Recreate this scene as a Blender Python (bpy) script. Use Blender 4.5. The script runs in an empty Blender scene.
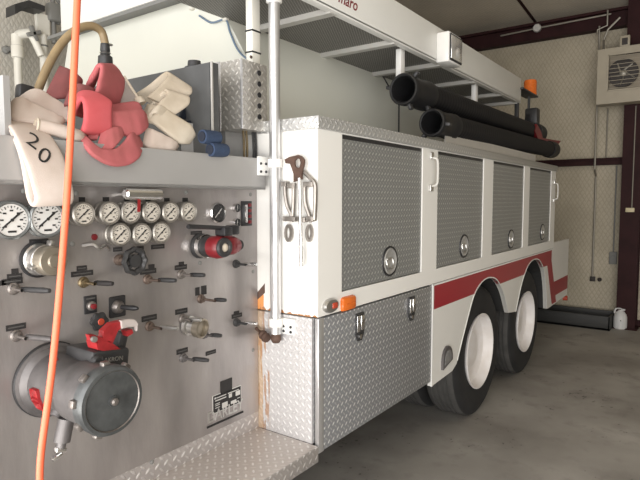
import bpy, bmesh, math, random
from mathutils import Vector, Matrix, Quaternion
from mathutils.bvhtree import BVHTree
random.seed(4)
C = bpy.context.scene.collection
PI = math.pi
# ---------------------------------------------------------------- camera (eye height 1.7 m, X runs along the truck)
F, H = 548.0, 1.7
pitch = math.atan(40 / F); yaw = math.atan(396 / math.hypot(F, 40))
fwd = Vector((math.cos(yaw) * math.cos(pitch), math.sin(yaw) * math.cos(pitch), -math.sin(pitch)))
rgt = Vector((math.sin(yaw), -math.cos(yaw), 0)); upv = rgt.cross(fwd)
EYE = Vector((0, 0, H))
def at(x, y, ax, val):
    """point of the plane ax = val that the photograph shows at pixel (x, y)"""
    d = fwd + rgt * ((x - 320) / F) + upv * ((240 - y) / F)
    i = 'XYZ'.index(ax)
    return EYE + d * ((val - EYE[i]) / d[i])
cd = bpy.data.cameras.new('camera'); cam = bpy.data.objects.new('camera', cd); C.objects.link(cam)
cd.sensor_width = 36; cd.lens = F / 640 * 36; cd.clip_start = .02
cam.matrix_world = Matrix.Translation(EYE) @ Matrix((rgt, upv, -fwd)).transposed().to_4x4()
bpy.context.scene.camera = cam

# ---------------------------------------------------------------- materials
def mat(name, col, rough=.5, metal=0., noise=0., nscale=8., bump=0., bscale=60., col2=None, spec=None, stretch=None):
    m = bpy.data.materials.new(name); m.use_nodes = True
    nt = m.node_tree; b = nt.nodes['Principled BSDF']; N = nt.nodes.new; L = nt.links.new
    b.inputs['Base Color'].default_value = (*col, 1); b.inputs['Roughness'].default_value = rough
    b.inputs['Metallic'].default_value = metal
    if spec is not None: b.inputs['Specular IOR Level'].default_value = spec
    if noise or bump:
        tc = N('ShaderNodeTexCoord'); mp = N('ShaderNodeMapping'); L(tc.outputs['Object'], mp.inputs['Vector'])
        if stretch: mp.inputs['Scale'].default_value = stretch
    if noise:
        n = N('ShaderNodeTexNoise'); n.inputs['Scale'].default_value = nscale; n.inputs['Detail'].default_value = 5
        L(mp.outputs[0], n.inputs['Vector'])
        r = N('ShaderNodeValToRGB'); r.color_ramp.elements[0].position = .3; r.color_ramp.elements[1].position = .7
        c2 = col2 if col2 else tuple(max(0, c * (1 - noise)) for c in col)
        r.color_ramp.elements[0].color = (*c2, 1); r.color_ramp.elements[1].color = (*col, 1)
        L(n.outputs['Fac'], r.inputs['Fac']); L(r.outputs['Color'], b.inputs['Base Color'])
    if bump:
        n2 = N('ShaderNodeTexNoise'); n2.inputs['Scale'].default_value = bscale; n2.inputs['Detail'].default_value = 3
        L(mp.outputs[0], n2.inputs['Vector'])
        bp = N('ShaderNodeBump'); bp.inputs['Strength'].default_value = bump; bp.inputs['Distance'].default_value = .01
        L(n2.outputs['Fac'], bp.inputs['Height']); L(bp.outputs[0], b.inputs['Normal'])
    return m

class G:
    """tiny shader-math helper"""
    def __init__(s, m): s.nt = m.node_tree
    def m(s, op, a, b=None, c=None):
        n = s.nt.nodes.new('ShaderNodeMath'); n.operation = op
        for i, v in enumerate((a, b, c)):
            if v is None: continue
            if isinstance(v, (int, float)): n.inputs[i].default_value = v
            else: s.nt.links.new(v, n.inputs[i])
        return n.outputs[0]
    def xyz(s):
        t = s.nt.nodes.new('ShaderNodeTexCoord'); x = s.nt.nodes.new('ShaderNodeSeparateXYZ')
        s.nt.links.new(t.outputs['Object'], x.inputs[0]); return x.outputs
    def mix(s, fac, a, b):
        n = s.nt.nodes.new('ShaderNodeMix'); n.data_type = 'RGBA'
        s.nt.links.new(fac, n.inputs[0])
        for i, v in ((6, a), (7, b)):
            if isinstance(v, tuple): n.inputs[i].default_value = (*v, 1)
            else: s.nt.links.new(v, n.inputs[i])
        return n.outputs[2]
    def noise(s, scale, detail=4, stretch=None):
        n = s.nt.nodes.new('ShaderNodeTexNoise'); n.inputs['Scale'].default_value = scale; n.inputs['Detail'].default_value = detail
        t = s.nt.nodes.new('ShaderNodeTexCoord'); mp = s.nt.nodes.new('ShaderNodeMapping')
        if stretch: mp.inputs['Scale'].default_value = stretch
        s.nt.links.new(t.outputs['Object'], mp.inputs[0]); s.nt.links.new(mp.outputs[0], n.inputs['Vector'])
        return n.outputs['Fac']

def tread(name, base, raised, rough=.35, metal=.85, pitch_=.03, horiz=False, rust=False, strength=.6, grid=False):
    """aluminium treadplate: lozenges turned alternately, raised and worn brighter, one direction more so as a painted highlight"""
    m = mat(name, base, rough, metal); g = G(m); nt = m.node_tree; b = nt.nodes['Principled BSDF']
    X, Y, Z = g.xyz()
    if horiz: p, q = X, Y
    else: p, q = g.m('ADD', X, Y), Z
    if grid:
        u = g.m('DIVIDE', p, pitch_); v = g.m('DIVIDE', q, pitch_)
    else:
        u = g.m('DIVIDE', g.m('ADD', p, q), pitch_ * 1.41); v = g.m('DIVIDE', g.m('SUBTRACT', p, q), pitch_ * 1.41)
    iu, iv = g.m('FLOOR', u), g.m('FLOOR', v)
    fu = g.m('SUBTRACT', g.m('FRACT', u), .5); fv = g.m('SUBTRACT', g.m('FRACT', v), .5)
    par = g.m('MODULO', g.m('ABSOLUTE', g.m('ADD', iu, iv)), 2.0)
    a = g.m('ADD', g.m('MULTIPLY', par, fu), g.m('MULTIPLY', g.m('SUBTRACT', 1, par), fv))
    c = g.m('ADD', g.m('MULTIPLY', par, fv), g.m('MULTIPLY', g.m('SUBTRACT', 1, par), fu))
    d = g.m('ADD', g.m('POWER', g.m('DIVIDE', a, .50), 2), g.m('POWER', g.m('DIVIDE', c, .19), 2))
    h = g.m('MAXIMUM', g.m('SUBTRACT', 1, d), 0)
    hs = g.m('MINIMUM', g.m('MULTIPLY', h, 1.6), 1)
    col = g.mix(g.m('MULTIPLY', hs, g.m('ADD', .30, g.m('MULTIPLY', par, .70))), base, raised)  # lozenges of one direction painted brighter, imitating the reflection they catch
    if rust:
        # brown run-off stain below the seam next to the pump panel
        w = g.noise(9, 4, (1, 1, .35))
        e = g.m('SUBTRACT', 1.905, Y)
        f = g.m('LESS_THAN', e, g.m('MULTIPLY', w, .05))
        w2 = g.noise(60, 5, (1, 1, .12))
        f2 = g.m('MULTIPLY', g.m('LESS_THAN', e, .075), g.m('GREATER_THAN', w2, .56))
        col = g.mix(g.m('MULTIPLY', f, .7), col, (.55, .36, .19)); col = g.mix(g.m('MULTIPLY', f2, .7), col, (.42, .20, .07))
    nt.links.new(col, b.inputs['Base Color'])
    bp = nt.nodes.new('ShaderNodeBump'); bp.inputs['Strength'].default_value = strength; bp.inputs['Distance'].default_value = .004
    nt.links.new(hs, bp.inputs['Height']); nt.links.new(bp.outputs[0], b.inputs['Normal'])
    return m

def quilt(name, light, dark, s, axes):
    """foil-faced insulation with a pressed diamond pattern"""
    m = mat(name, light, .6, 0); g = G(m); nt = m.node_tree; b = nt.nodes['Principled BSDF']
    X = g.xyz(); p, q = X[axes[0]], X[axes[1]]
    wob = g.m('MULTIPLY', g.noise(7, 3), s*.9); p = g.m('ADD', p, wob)
    u = g.m('DIVIDE', g.m('ADD', p, g.m('MULTIPLY', q, .6)), s); v = g.m('DIVIDE', g.m('SUBTRACT', p, g.m('MULTIPLY', q, .6)), s)
    fu = g.m('ABSOLUTE', g.m('SUBTRACT', g.m('FRACT', u), .5)); fv = g.m('ABSOLUTE', g.m('SUBTRACT', g.m('FRACT', v), .5))
    h = g.m('MAXIMUM', fu, fv)
    line = g.m('GREATER_THAN', h, .40)
    n = g.noise(1.6, 6)
    c0 = g.mix(g.m('MULTIPLY', g.m('SUBTRACT', n, .3), 1.6), dark, light)
    n2 = g.noise(30, 3)
    lf = g.m('MULTIPLY', line, g.m('MULTIPLY', n2, .6))
    col = g.mix(lf, c0, tuple(c * .58 for c in dark))
    nt.links.new(col, b.inputs['Base Color'])
    bp = nt.nodes.new('ShaderNodeBump'); bp.inputs['Strength'].default_value = .35; bp.inputs['Distance'].default_value = .015
    nt.links.new(g.m('SUBTRACT', .5, h), bp.inputs['Height']); nt.links.new(bp.outputs[0], b.inputs['Normal'])
    return m

M = {}
M['white'] = mat('white_paint', (.80, .795, .775), .28, 0, .05, 3)
M['tankwhite'] = mat('cream_tank_paint', (.75, .755, .68), .38, 0, .05, 2)
M['fascia'] = mat('fascia_paint', (.72, .72, .69), .35, 0, .04, 3)
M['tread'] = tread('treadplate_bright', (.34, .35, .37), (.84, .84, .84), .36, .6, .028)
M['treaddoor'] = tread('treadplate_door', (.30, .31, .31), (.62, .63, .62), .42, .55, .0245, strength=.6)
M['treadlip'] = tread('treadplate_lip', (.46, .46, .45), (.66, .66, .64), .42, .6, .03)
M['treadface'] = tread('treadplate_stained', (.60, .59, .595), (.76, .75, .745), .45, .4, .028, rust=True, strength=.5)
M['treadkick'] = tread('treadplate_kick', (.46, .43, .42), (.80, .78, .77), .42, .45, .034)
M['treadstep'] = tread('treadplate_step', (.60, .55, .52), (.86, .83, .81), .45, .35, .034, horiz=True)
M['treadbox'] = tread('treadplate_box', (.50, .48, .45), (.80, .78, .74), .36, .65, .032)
M['steel'] = mat('brushed_steel', (.44, .41, .40), .36, .6, .42, 2.6, .10, 30, stretch=(1.8, 1.8, .55))
M['steelplain'] = mat('grey_sheet_steel', (.42, .415, .41), .45, .35, .10, 4)
M['divider'] = mat('dark_grey_sheet', (.15, .155, .16), .4, .45, .3, 4)
M['chrome'] = mat('chrome', (.80, .80, .80), .14, 1)
M['latch'] = mat('latch_metal', (.52, .52, .51), .3, .55, .15, 30)
M['handle'] = mat('grab_handle_paint', (.55, .54, .51), .35, .2)
M['dullchrome'] = mat('dull_chrome', (.58, .57, .55), .3, .9, .2, 30)
M['alu'] = mat('aluminium_pole', (.66, .66, .67), .30, .75, .06, 20)
M['black'] = mat('black_plastic', (.018, .018, .02), .45)
M['blackmetal'] = mat('dark_grey_metal', (.05, .05, .052), .45, .3, .3, 20)
M['brownboss'] = mat('browned_boss', (.20, .15, .125), .45, .6, .4, 40)
M['bossgrey'] = mat('worn_boss', (.27, .245, .23), .4, .7, .4, 40)
M['capgrey'] = mat('worn_dark_cap', (.115, .122, .125), .42, .45, .45, 18, .05, 60)
M['castgrey'] = mat('cast_grey_body', (.155, .145, .145), .5, .5, .35, 14, .1, 40)
M['castgrey2'] = mat('smoky_lens', (.30, .30, .30), .25, .3, .3, 20)
M['rubber'] = mat('tyre_rubber', (.020, .020, .021), .8, 0, .4, 6)
M['treadrubber'] = mat('dusty_tread_rubber', (.075, .073, .070), .9, 0, .35, 9)
M['hoserubber'] = mat('black_suction_rubber', (.008, .008, .010), .62, 0, .3, 9, spec=.25)
M['couplingblack'] = mat('black_coupling', (.012, .012, .013), .5, 0, .3, 20, spec=.35)
M['rim'] = mat('white_wheel_paint', (.80, .78, .78), .45, 0, .22, 7, col2=(.68, .64, .61))
M['red'] = mat('red_paint', (.21, .014, .02), .38, 0, .35, 14)
M['redbright'] = mat('bright_red_paint', (.36, .022, .026), .4, 0, .4, 40)
M['orange'] = mat('orange_hose_rubber', (.80, .135, .06), .45)
M['amber'] = mat('amber_lens', (.68, .15, .02), .25)
M['redlens'] = mat('red_lens', (.45, .06, .03), .25)
M['bronze'] = mat('bronze_cap', (.36, .32, .26), .38, .75, .25, 16)
M['brass'] = mat('tarnished_brass', (.27, .21, .125), .4, .8, .4, 20)
M['gaugecase'] = mat('gauge_case', (.34, .32, .29), .38, .7, .2, 20)
M['darkcase'] = mat('gauge_case_dark', (.22, .23, .23), .35, .7)
M['dial'] = mat('dial_white', (.58, .54, .48), .5)
M['dialw'] = mat('dial_white_clean', (.64, .63, .61), .5)
M['ink'] = mat('black_ink', (.02, .02, .02), .6)
M['tag'] = mat('tag_black', (.03, .028, .028), .55, spec=.2)
M['tagline'] = mat('tag_engraving', (.08, .077, .075), .5, spec=.2)
M['plateline'] = mat('plate_silver', (.6, .59, .57), .4, .5)
M['mesh'] = None
M['roofmesh'] = mat('beam_paint', (.50, .49, .46), .45, 0, .08, 5)
M['maroon'] = mat('maroon_steel', (.036, .012, .013), .6, 0, .35, 5, spec=.15)
M['rustiron'] = mat('rusty_iron', (.115, .066, .048), .7, .2, .4, 25)
M['tool'] = mat('tool_steel', (.36, .33, .30), .38, .8, .3, 20)
M['blue'] = mat('navy_canvas', (.035, .06, .12), .85, 0, .35, 20, .3, 200)
M['darkblue'] = mat('dark_navy_sheet', (.015, .02, .035), .8)
M['cable'] = mat('blue_cable', (.16, .22, .30), .5)
M['pvc'] = mat('pvc_white', (.74, .72, .65), .4)
M['pvc2'] = mat('painted_post', (.78, .76, .69), .4)
M['grey'] = mat('grey_fitting', (.20, .20, .19), .6)
M['brownhose'] = mat('brown_rubber_hose', (.30, .22, .12), .5, 0, .2, 20)
M['fan'] = mat('tan_metal', (.40, .355, .275), .5, 0, .12, 6)
M['fanback'] = mat('fan_back', (.34, .29, .22), .6)
M['fandark'] = mat('fan_dark', (.035, .028, .025), .6)
M['conduit'] = mat('galvanised_conduit', (.30, .28, .24), .45, .6)
M['beige'] = mat('beige_plastic', (.60, .52, .34), .5)
M['dark'] = mat('chassis_dark', (.02, .02, .02), .8)
M['glass'] = mat('lamp_reflector', (.75, .75, .74), .2, .7)
M['trayblack'] = mat('black_trough_plastic', (.022, .022, .021), .6)
M['jug'] = mat('jug_plastic', (.62, .62, .62), .45)
def canvas(name, c, c2, sc=10): return mat(name, c, .9, 0, .3, sc, .12, 300, col2=c2)
M['cwhite'] = canvas('canvas_white', (.62, .54, .49), (.50, .41, .35), 7)
M['ccream'] = canvas('canvas_cream', (.60, .54, .45), (.46, .39, .30), 9)
M['cbeige'] = canvas('canvas_beige', (.56, .49, .40), (.40, .34, .26), 9)
M['cgrey'] = canvas('canvas_grey', (.50, .46, .44), (.40, .35, .33), 9)
M['cred'] = canvas('canvas_bright_red', (.58, .11, .125), (.55, .09, .10), 12)
M['cred2'] = canvas('canvas_faded_red', (.46, .12, .13), (.36, .10, .10), 12)
M['cmauve'] = canvas('canvas_mauve_red', (.27, .085, .085), (.20, .07, .07), 12)
# expanded-metal underside of the rack
def expanded():
    m = mat('expanded_metal', (.24, .235, .22), .55, .4); g = G(m); X, Y, Z = g.xyz(); nt = m.node_tree
    u = g.m('DIVIDE', g.m('ADD', X, g.m('MULTIPLY', Y, 2)), .034); v = g.m('DIVIDE', g.m('SUBTRACT', X, g.m('MULTIPLY', Y, 2)), .034)
    h = g.m('MAXIMUM', g.m('ABSOLUTE', g.m('SUBTRACT', g.m('FRACT', u), .5)), g.m('ABSOLUTE', g.m('SUBTRACT', g.m('FRACT', v), .5)))
    f = g.m('GREATER_THAN', h, .36)
    nt.links.new(g.mix(f, (.10, .098, .092), (.29, .28, .26)), nt.nodes['Principled BSDF'].inputs['Base Color'])
    return m
M['mesh'] = expanded()
# white fender paint with the red stripe and its chevron at the rear (a painted pattern)
def stripe():
    m = mat('white_paint_red_stripe', (.74, .73, .70), .3); g = G(m); X, Y, Z = g.xyz(); nt = m.node_tree
    def band(v, a, b): return g.m('MULTIPLY', g.m('GREATER_THAN', v, a), g.m('LESS_THAN', v, b))
    s1 = g.m('MULTIPLY', band(Z, .958, 1.122), band(X, 3.425, 6.72))
    xs = g.m('ADD', X, g.m('MULTIPLY', g.m('SUBTRACT', Z, 1.0), .55))
    s2 = g.m('MULTIPLY', band(xs, 6.50, 6.72), band(Z, .47, 1.0))
    s3 = g.m('MULTIPLY', band(Z, .555, .73), g.m('GREATER_THAN', xs, 6.60))
    f = g.m('MAXIMUM', s1, g.m('MAXIMUM', s2, s3))
    nt.links.new(g.mix(f, (.74, .73, .70), (.31, .014, .026)), nt.nodes['Principled BSDF'].inputs['Base Color'])
    return m
M['fender'] = stripe()
# white paint with rust creeping up from the seam
def rustwhite():
    m = mat('white_paint_rust_seam', (.80, .79, .76), .3); g = G(m); X, Y, Z = g.xyz(); nt = m.node_tree
    n = g.noise(22, 5)
    f1 = g.m('LESS_THAN', g.m('SUBTRACT', Z, 1.135), g.m('MULTIPLY', g.m('SUBTRACT', n, .42), .10))
    front = g.m('LESS_THAN', X, 2.097)
    f1 = g.m('MULTIPLY', f1, front)
    n3 = g.noise(6, 4, (1, 1, .3))
    e = g.m('SUBTRACT', 1.908, Y)
    f2 = g.m('MULTIPLY', g.m('LESS_THAN', e, g.m('ADD', .012, g.m('MULTIPLY', n3, .06))), g.m('LESS_THAN', Z, g.m('ADD', 1.16, g.m('MULTIPLY', n3, .14))))
    f2 = g.m('MULTIPLY', f2, front)
    f3 = g.m('MULTIPLY', g.m('MULTIPLY', g.m('LESS_THAN', e, .05), g.m('GREATER_THAN', Z, g.m('ADD', 1.185, g.m('MULTIPLY', e, .8)))), g.m('LESS_THAN', Z, g.m('ADD', 1.225, e)))
    f3 = g.m('MULTIPLY', f3, front)
    c = g.mix(f2, (.80, .79, .76), (.72, .30, .09))
    c = g.mix(f1, c, (.40, .18, .07)); c = g.mix(f3, c, (.10, .055, .04))
    nt.links.new(c, nt.nodes['Principled BSDF'].inputs['Base Color'])
    return m
M['rustwhite'] = rustwhite()
def concrete():
    m = mat('stained_concrete', (.3, .28, .25), .55); g = G(m); nt = m.node_tree; b = nt.nodes['Principled BSDF']
    n = g.noise(1.1, 8); n2 = g.noise(6, 6); n3 = g.noise(2.6, 5)
    sat = lambda v: g.m('MINIMUM', g.m('MAXIMUM', v, 0), 1)
    n4 = g.noise(26, 4)
    c = g.mix(sat(g.m('MULTIPLY', g.m('SUBTRACT', n, .32), 2.6)), (.22, .205, .185), (.42, .40, .37))
    c = g.mix(g.m('MULTIPLY', sat(g.m('MULTIPLY', g.m('SUBTRACT', n2, .56), 6)), .30), c, (.13, .115, .105))
    c = g.mix(g.m('MULTIPLY', sat(g.m('MULTIPLY', g.m('SUBTRACT', n3, .55), 7)), .35), c, (.16, .145, .13))
    spot = sat(g.m('MULTIPLY', g.m('SUBTRACT', g.m('ADD', n4, g.m('MULTIPLY', n3, .55)), .98), 14))
    c = g.mix(g.m('MULTIPLY', spot, .75), c, (.055, .05, .048))
    nt.links.new(c, b.inputs['Base Color'])
    nt.links.new(g.m('ADD', .42, g.m('MULTIPLY', n, .3)), b.inputs['Roughness'])
    return m
M['concrete'] = concrete()
M['wall_b'] = quilt('insulation_back_wall', (.58, .515, .40), (.38, .335, .25), .062, (1, 2))
M['wall_l'] = quilt('insulation_side_wall', (.62, .59, .53), (.48, .46, .41), .05, (0, 2))
M['ceil'] = quilt('insulation_roof', (.70, .63, .52), (.52, .47, .39), .06, (0, 1))
M['plain'] = mat('plain_wall', (.42, .40, .35), .7)

# ---------------------------------------------------------------- geometry helpers
def BM(): return bmesh.new()
def box(bm, x0, x1, y0, y1, z0, z1, bev=0, mi=0):
    t = bmesh.new()
    bmesh.ops.create_cube(t, size=1, matrix=Matrix.Translation(((x0+x1)/2, (y0+y1)/2, (z0+z1)/2)) @ Matrix.Diagonal((abs(x1-x0), abs(y1-y0), abs(z1-z0), 1)))
    if bev: bmesh.ops.bevel(t, geom=t.edges[:], offset=bev, segments=2, profile=.5, affect='EDGES')
    merge(bm, t, mi)
def merge(bm, t, mi=0, mtx=None):
    if mtx is not None: t.transform(mtx)
    for f in t.faces: f.material_index = mi
    me = bpy.data.meshes.new('tmp'); t.to_mesh(me); t.free(); bm.from_mesh(me); bpy.data.meshes.remove(me)
def obox(bm, c, ux, uy, sx, sy, sz, bev=0, mi=0):
    """box with its own axes: ux, uy directions"""
    ux = Vector(ux).normalized(); uz = ux.cross(Vector(uy)).normalized(); uy = uz.cross(ux)
    t = bmesh.new(); bmesh.ops.create_cube(t, size=1, matrix=Matrix.Diagonal((sx, sy, sz, 1)))
    if bev: bmesh.ops.bevel(t, geom=t.edges[:], offset=bev, segments=2, profile=.5, affect='EDGES')
    merge(bm, t, mi, Matrix.Translation(c) @ Matrix((ux, uy, uz)).transposed().to_4x4())
def frame(d):
    d = Vector(d).normalized(); a = Vector((0, 0, 1)) if abs(d.z) < .9 else Vector((1, 0, 0))
    x = a.cross(d).normalized(); return x, d.cross(x), d
def lathe(bm, o, ax, prof, n=28, mi=0, sx=1.):
    """profile [(radius, height)] turned about axis ax through o"""
    x, y, d = frame(ax); o = Vector(o); rings = []
    for r, h in prof:
        if r < 1e-6: rings.append([bm.verts.new(o + d * h)])
        else: rings.append([bm.verts.new(o + d * h + (x * math.cos(2*PI*i/n) * sx + y * math.sin(2*PI*i/n)) * r) for i in range(n)])
    for a, b in zip(rings, rings[1:]):
        for i in range(n):
            j = (i + 1) % n
            vs = [a[i % len(a)], a[j % len(a)], b[j % len(b)], b[i % len(b)]]
            u = []
            for v in vs:
                if v not in u: u.append(v)
            if len(u) > 2:
                f = bm.faces.new(u); f.material_index = mi
def cyl(bm, p0, p1, r, r1=None, n=20, mi=0):
    p0, p1 = Vector(p0), Vector(p1); L = (p1 - p0).length; r1 = r if r1 is None else r1
    lathe(bm, p0, p1 - p0, [(0, 0), (r, 0), (r1, L), (0, L)], n, mi)
def smooth(pts, k=6):
    pts = [Vector(p) for p in pts]; out = []
    P = [pts[0]*2 - pts[1]] + pts + [pts[-1]*2 - pts[-2]]
    for i in range(1, len(P) - 2):
        for j in range(k):
            t = j / k; a, b, c, d = P[i-1], P[i], P[i+1], P[i+2]
            out.append(.5*((2*b) + (c-a)*t + (2*a-5*b+4*c-d)*t*t + (3*b-a-3*c+d)*t**3))
    out.append(pts[-1]); return out
def tube(bm, pts, r, n=12, k=6, mi=0, ridges=None):
    pts = smooth(pts, k) if k > 1 else [Vector(p) for p in pts]
    rings = []; x = None
    for i, p in enumerate(pts):
        d = (pts[min(i+1, len(pts)-1)] - pts[max(i-1, 0)]).normalized()
        if x is None: x, y, _ = frame(d)
        x = (x - d * x.dot(d)).normalized(); y = d.cross(x)
        rr = r if ridges is None else r * (1 + ridges * math.sin(i * 1.9))
        rings.append([bm.verts.new(p + (x*math.cos(2*PI*q/n) + y*math.sin(2*PI*q/n))*rr) for q in range(n)])
    for a, b in zip(rings, rings[1:]):
        for q in range(n): f = bm.faces.new((a[q], a[(q+1) % n], b[(q+1) % n], b[q])); f.material_index = mi
    for e in (rings[0][::-1], rings[-1]): f = bm.faces.new(e); f.material_index = mi
def prism(bm, pts, ext, mi=0):
    ext = Vector(ext); a = [bm.verts.new(p) for p in pts]; b = [bm.verts.new(Vector(p) + ext) for p in pts]; n = len(a)
    for f in [bm.faces.new(a), bm.faces.new(b[::-1])] + [bm.faces.new((a[i], b[i], b[(i+1) % n], a[(i+1) % n])) for i in range(n)]: f.material_index = mi
def ribbon(bm, st, t=.016, k=6, n=16, wob=.0):
    """flat canvas hose: stations (left edge, right edge) along its length, thickness t"""
    Ls = smooth([s[0] for s in st], k); Rs = smooth([s[1] for s in st], k); rings = []
    m = len(Ls)
    for i in range(m):
        c = (Ls[i] + Rs[i]) / 2; w = (Rs[i] - Ls[i]) / 2
        d = (Ls[min(i+1, m-1)] + Rs[min(i+1, m-1)] - Ls[max(i-1, 0)] - Rs[max(i-1, 0)])
        nn = d.cross(w)
        nn = nn.normalized() if nn.length > 1e-9 else Vector((0, -1, 0))
        ring = []
        for q in range(n):
            a = 2*PI*q/n; ca, sa = math.cos(a), math.sin(a)
            ex = math.copysign(abs(ca)**.35, ca); ey = math.copysign(abs(sa)**.8, sa)
            # edges bead a little thicker than the flattened middle
            th = t/2 * (1 + .25*abs(ex)**4)
            ring.append(bm.verts.new(c + w*ex + nn*(ey*th + wob*math.sin(i*1.3+ex*2))))
        rings.append(ring)
    for a, b in zip(rings, rings[1:]):
        for q in range(n): bm.faces.new((a[q], a[(q+1) % n], b[(q+1) % n], b[q]))
    bm.faces.new(rings[0][::-1]); bm.faces.new(rings[-1])
def text_bm(s, size, depth=.002, shear=0., bold=0.):
    cu = bpy.data.curves.new('txt', 'FONT'); cu.body = s; cu.size = size; cu.extrude = depth; cu.align_x = 'CENTER'; cu.align_y = 'CENTER'; cu.shear = shear; cu.offset = bold; cu.resolution_u = 4
    o = bpy.data.objects.new('txt', cu); C.objects.link(o); dg = bpy.context.evaluated_depsgraph_get(); dg.update()
    me = bpy.data.meshes.new_from_object(o.evaluated_get(dg)); bpy.data.objects.remove(o)
    bm = bmesh.new(); bm.from_mesh(me); bpy.data.meshes.remove(me)
    for f in bm.faces: f.material_index = 0
    return bm

def obj(name, bm, m, parent=None, ang=35, flat=False, fixn=True):
    if fixn: bmesh.ops.recalc_face_normals(bm, faces=bm.faces[:])
    me = bpy.data.meshes.new(name); bm.to_mesh(me); bm.free()
    for x in (m if isinstance(m, (list, tuple)) else [m]): me.materials.append(M[x] if isinstance(x, str) else x)
    if not flat:
        me.shade_smooth(); me.set_sharp_from_angle(angle=math.radians(ang))
    o = bpy.data.objects.new(name, me); C.objects.link(o)
    if parent is not None:
        base = parent
        while base.parent: base = base.parent
        o.parent = parent
        if parent.parent is None: o.matrix_parent_inverse = Matrix.Translation(-parent.location)
    return o
def tag(o, label, cat, group=None):
    o['label'] = label; o['category'] = cat
    if group: o['group'] = group
    return o
def recentre(o):
    """put the origin of a one-mesh thing at its base"""
    vs = o.data.vertices; lo = [min(v.co[i] for v in vs) for i in range(3)]; hi = [max(v.co[i] for v in vs) for i in range(3)]
    p = Vector(((lo[0]+hi[0])/2, (lo[1]+hi[1])/2, lo[2])); o.data.transform(Matrix.Translation(-p)); o.location = p; return o
def thing(name, loc, label, cat, group=None):
    o = bpy.data.objects.new(name, None); C.objects.link(o); o.location = loc; o.empty_display_size = .1
    return tag(o, label, cat, group)
def struct(name, bm, m): o = obj(name, bm, m); o['kind'] = 'structure'; return o
def sub(parent, name, bm, m, **k): return obj(name, bm, m, parent, **k)

# ---------------------------------------------------------------- the building
WX, WY, SY, FX, FZ = 9.05, 5.2, -4.2, -1.7, -.13
def ceil_z(x): return 4.46 + (WX - x) * .085
b = BM(); box(b, FX-.1, WX+.2, SY-.1, WY+.2, FZ-.1, FZ); struct('floor', b, 'concrete')
b = BM(); box(b, WX, WX+.12, SY, WY+.1, FZ, 5.6); struct('wall_back', b, 'wall_b')
b = BM(); box(b, FX, WX+.1, WY, WY+.12, FZ, 5.7); struct('wall_left', b, 'wall_l')
b = BM(); box(b, FX, WX+.1, SY-.12, SY, FZ, 5.7); struct('wall_right', b, 'plain')
b = BM(); prism(b, [(FX-.1, SY-.1, ceil_z(FX-.1)), (WX+.1, SY-.1, ceil_z(WX+.1)), (WX+.1, SY-.1, ceil_z(WX+.1)+.08), (FX-.1, SY-.1, ceil_z(FX-.1)+.08)], (0, WY-SY+.25, 0)); struct('ceiling', b, 'ceil')
b = BM(); box(b, FX-.12, FX, SY, SY+.35, FZ, 5.7); box(b, FX-.12, FX, WY-.8, WY, FZ, 5.7); box(b, FX-.12, FX, SY+.35, WY-.8, 3.9, 5.7)
struct('wall_front', b, 'plain')
# steel frame against the back wall
b = BM(); box(b, WX-.16, WX-.005, SY, WY, 4.145, 4.36); box(b, WX-.22, WX-.005, SY, WY, 4.35, 4.39); struct('trim_1', b, 'maroon')
b = BM(); box(b, WX-.10, WX-.005, 1.0, WY, 2.21, 2.30); box(b, WX-.13, WX-.005, 1.0, WY, 2.285, 2.31); struct('trim_2', b, 'maroon')
b = BM()
cy0, cy1 = at(638, 250, 'X', WX-.30).y, at(618.5, 250, 'X', WX-.30).y
box(b, WX-.30, WX-.28, cy0, cy1, FZ, 4.45); box(b, WX-.03, WX-.008, cy0, cy1, FZ, 4.45); box(b, WX-.29, WX-.02, (cy0+cy1)/2-.01, (cy0+cy1)/2+.01, FZ, 4.45)
box(b, WX-.34, WX-.01, cy0-.03, cy1+.03, FZ, FZ+.02); struct('trim_3', b, 'maroon')
b = BM(); box(b, WX-.04, WX-.005, SY, WY, FZ, FZ+.10); struct('baseboard_back', b, 'maroon')
b = BM()
s0, s1 = at(505, 0, 'X', 7.2), at(521, 36, 'X', 8.3)
for yy in (s1.y,):
    prism(b, [(FX+.2, yy-.02, ceil_z(FX+.2)-.012), (WX-.02, yy-.02, ceil_z(WX-.02)-.012), (WX-.02, yy+.02, ceil_z(WX-.02)-.012), (FX+.2, yy+.02, ceil_z(FX+.2)-.012)], (0, 0, .014))
struct('trim_4', b, 'maroon')

# ---------------------------------------------------------------- the fire truck
BY, CX, PY = 1.522, 2.095, 1.907          # body side, body front corner, pump panel
T = thing('fire_truck', (4.3, 2.9, FZ), 'white fire truck with red stripe, steel pump panel and treadplate lockers', 'fire truck')
# --- main upper body
b = BM(); box(b, CX, 6.80, BY+.04, 4.30, 1.135, 2.033)                                        # carcass
DZ0, DZ1 = 1.234, 2.027
doors = [(2.30, 3.232), (3.463, 4.365), (4.595, 5.514), (5.709, 6.597)]
def yrail(x0, x1, z0, z1): box(b, x0, x1, BY, BY+.04, z0, z1)
yrail(CX, 6.80, 1.138, DZ0); yrail(CX, 6.80, DZ1, 2.033)
xs = [CX] + [v for d in doors for v in d] + [6.80]
for i in range(0, len(xs), 2): yrail(xs[i], xs[i+1], DZ0, DZ1)
sub(T, 'locker_body', b, 'rustwhite')
b = BM(); box(b, CX-.012, 6.83, BY-.012, 2.25, 2.033, 2.093, .004); sub(T, 'deck_lip', b, 'treadlip')
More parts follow.
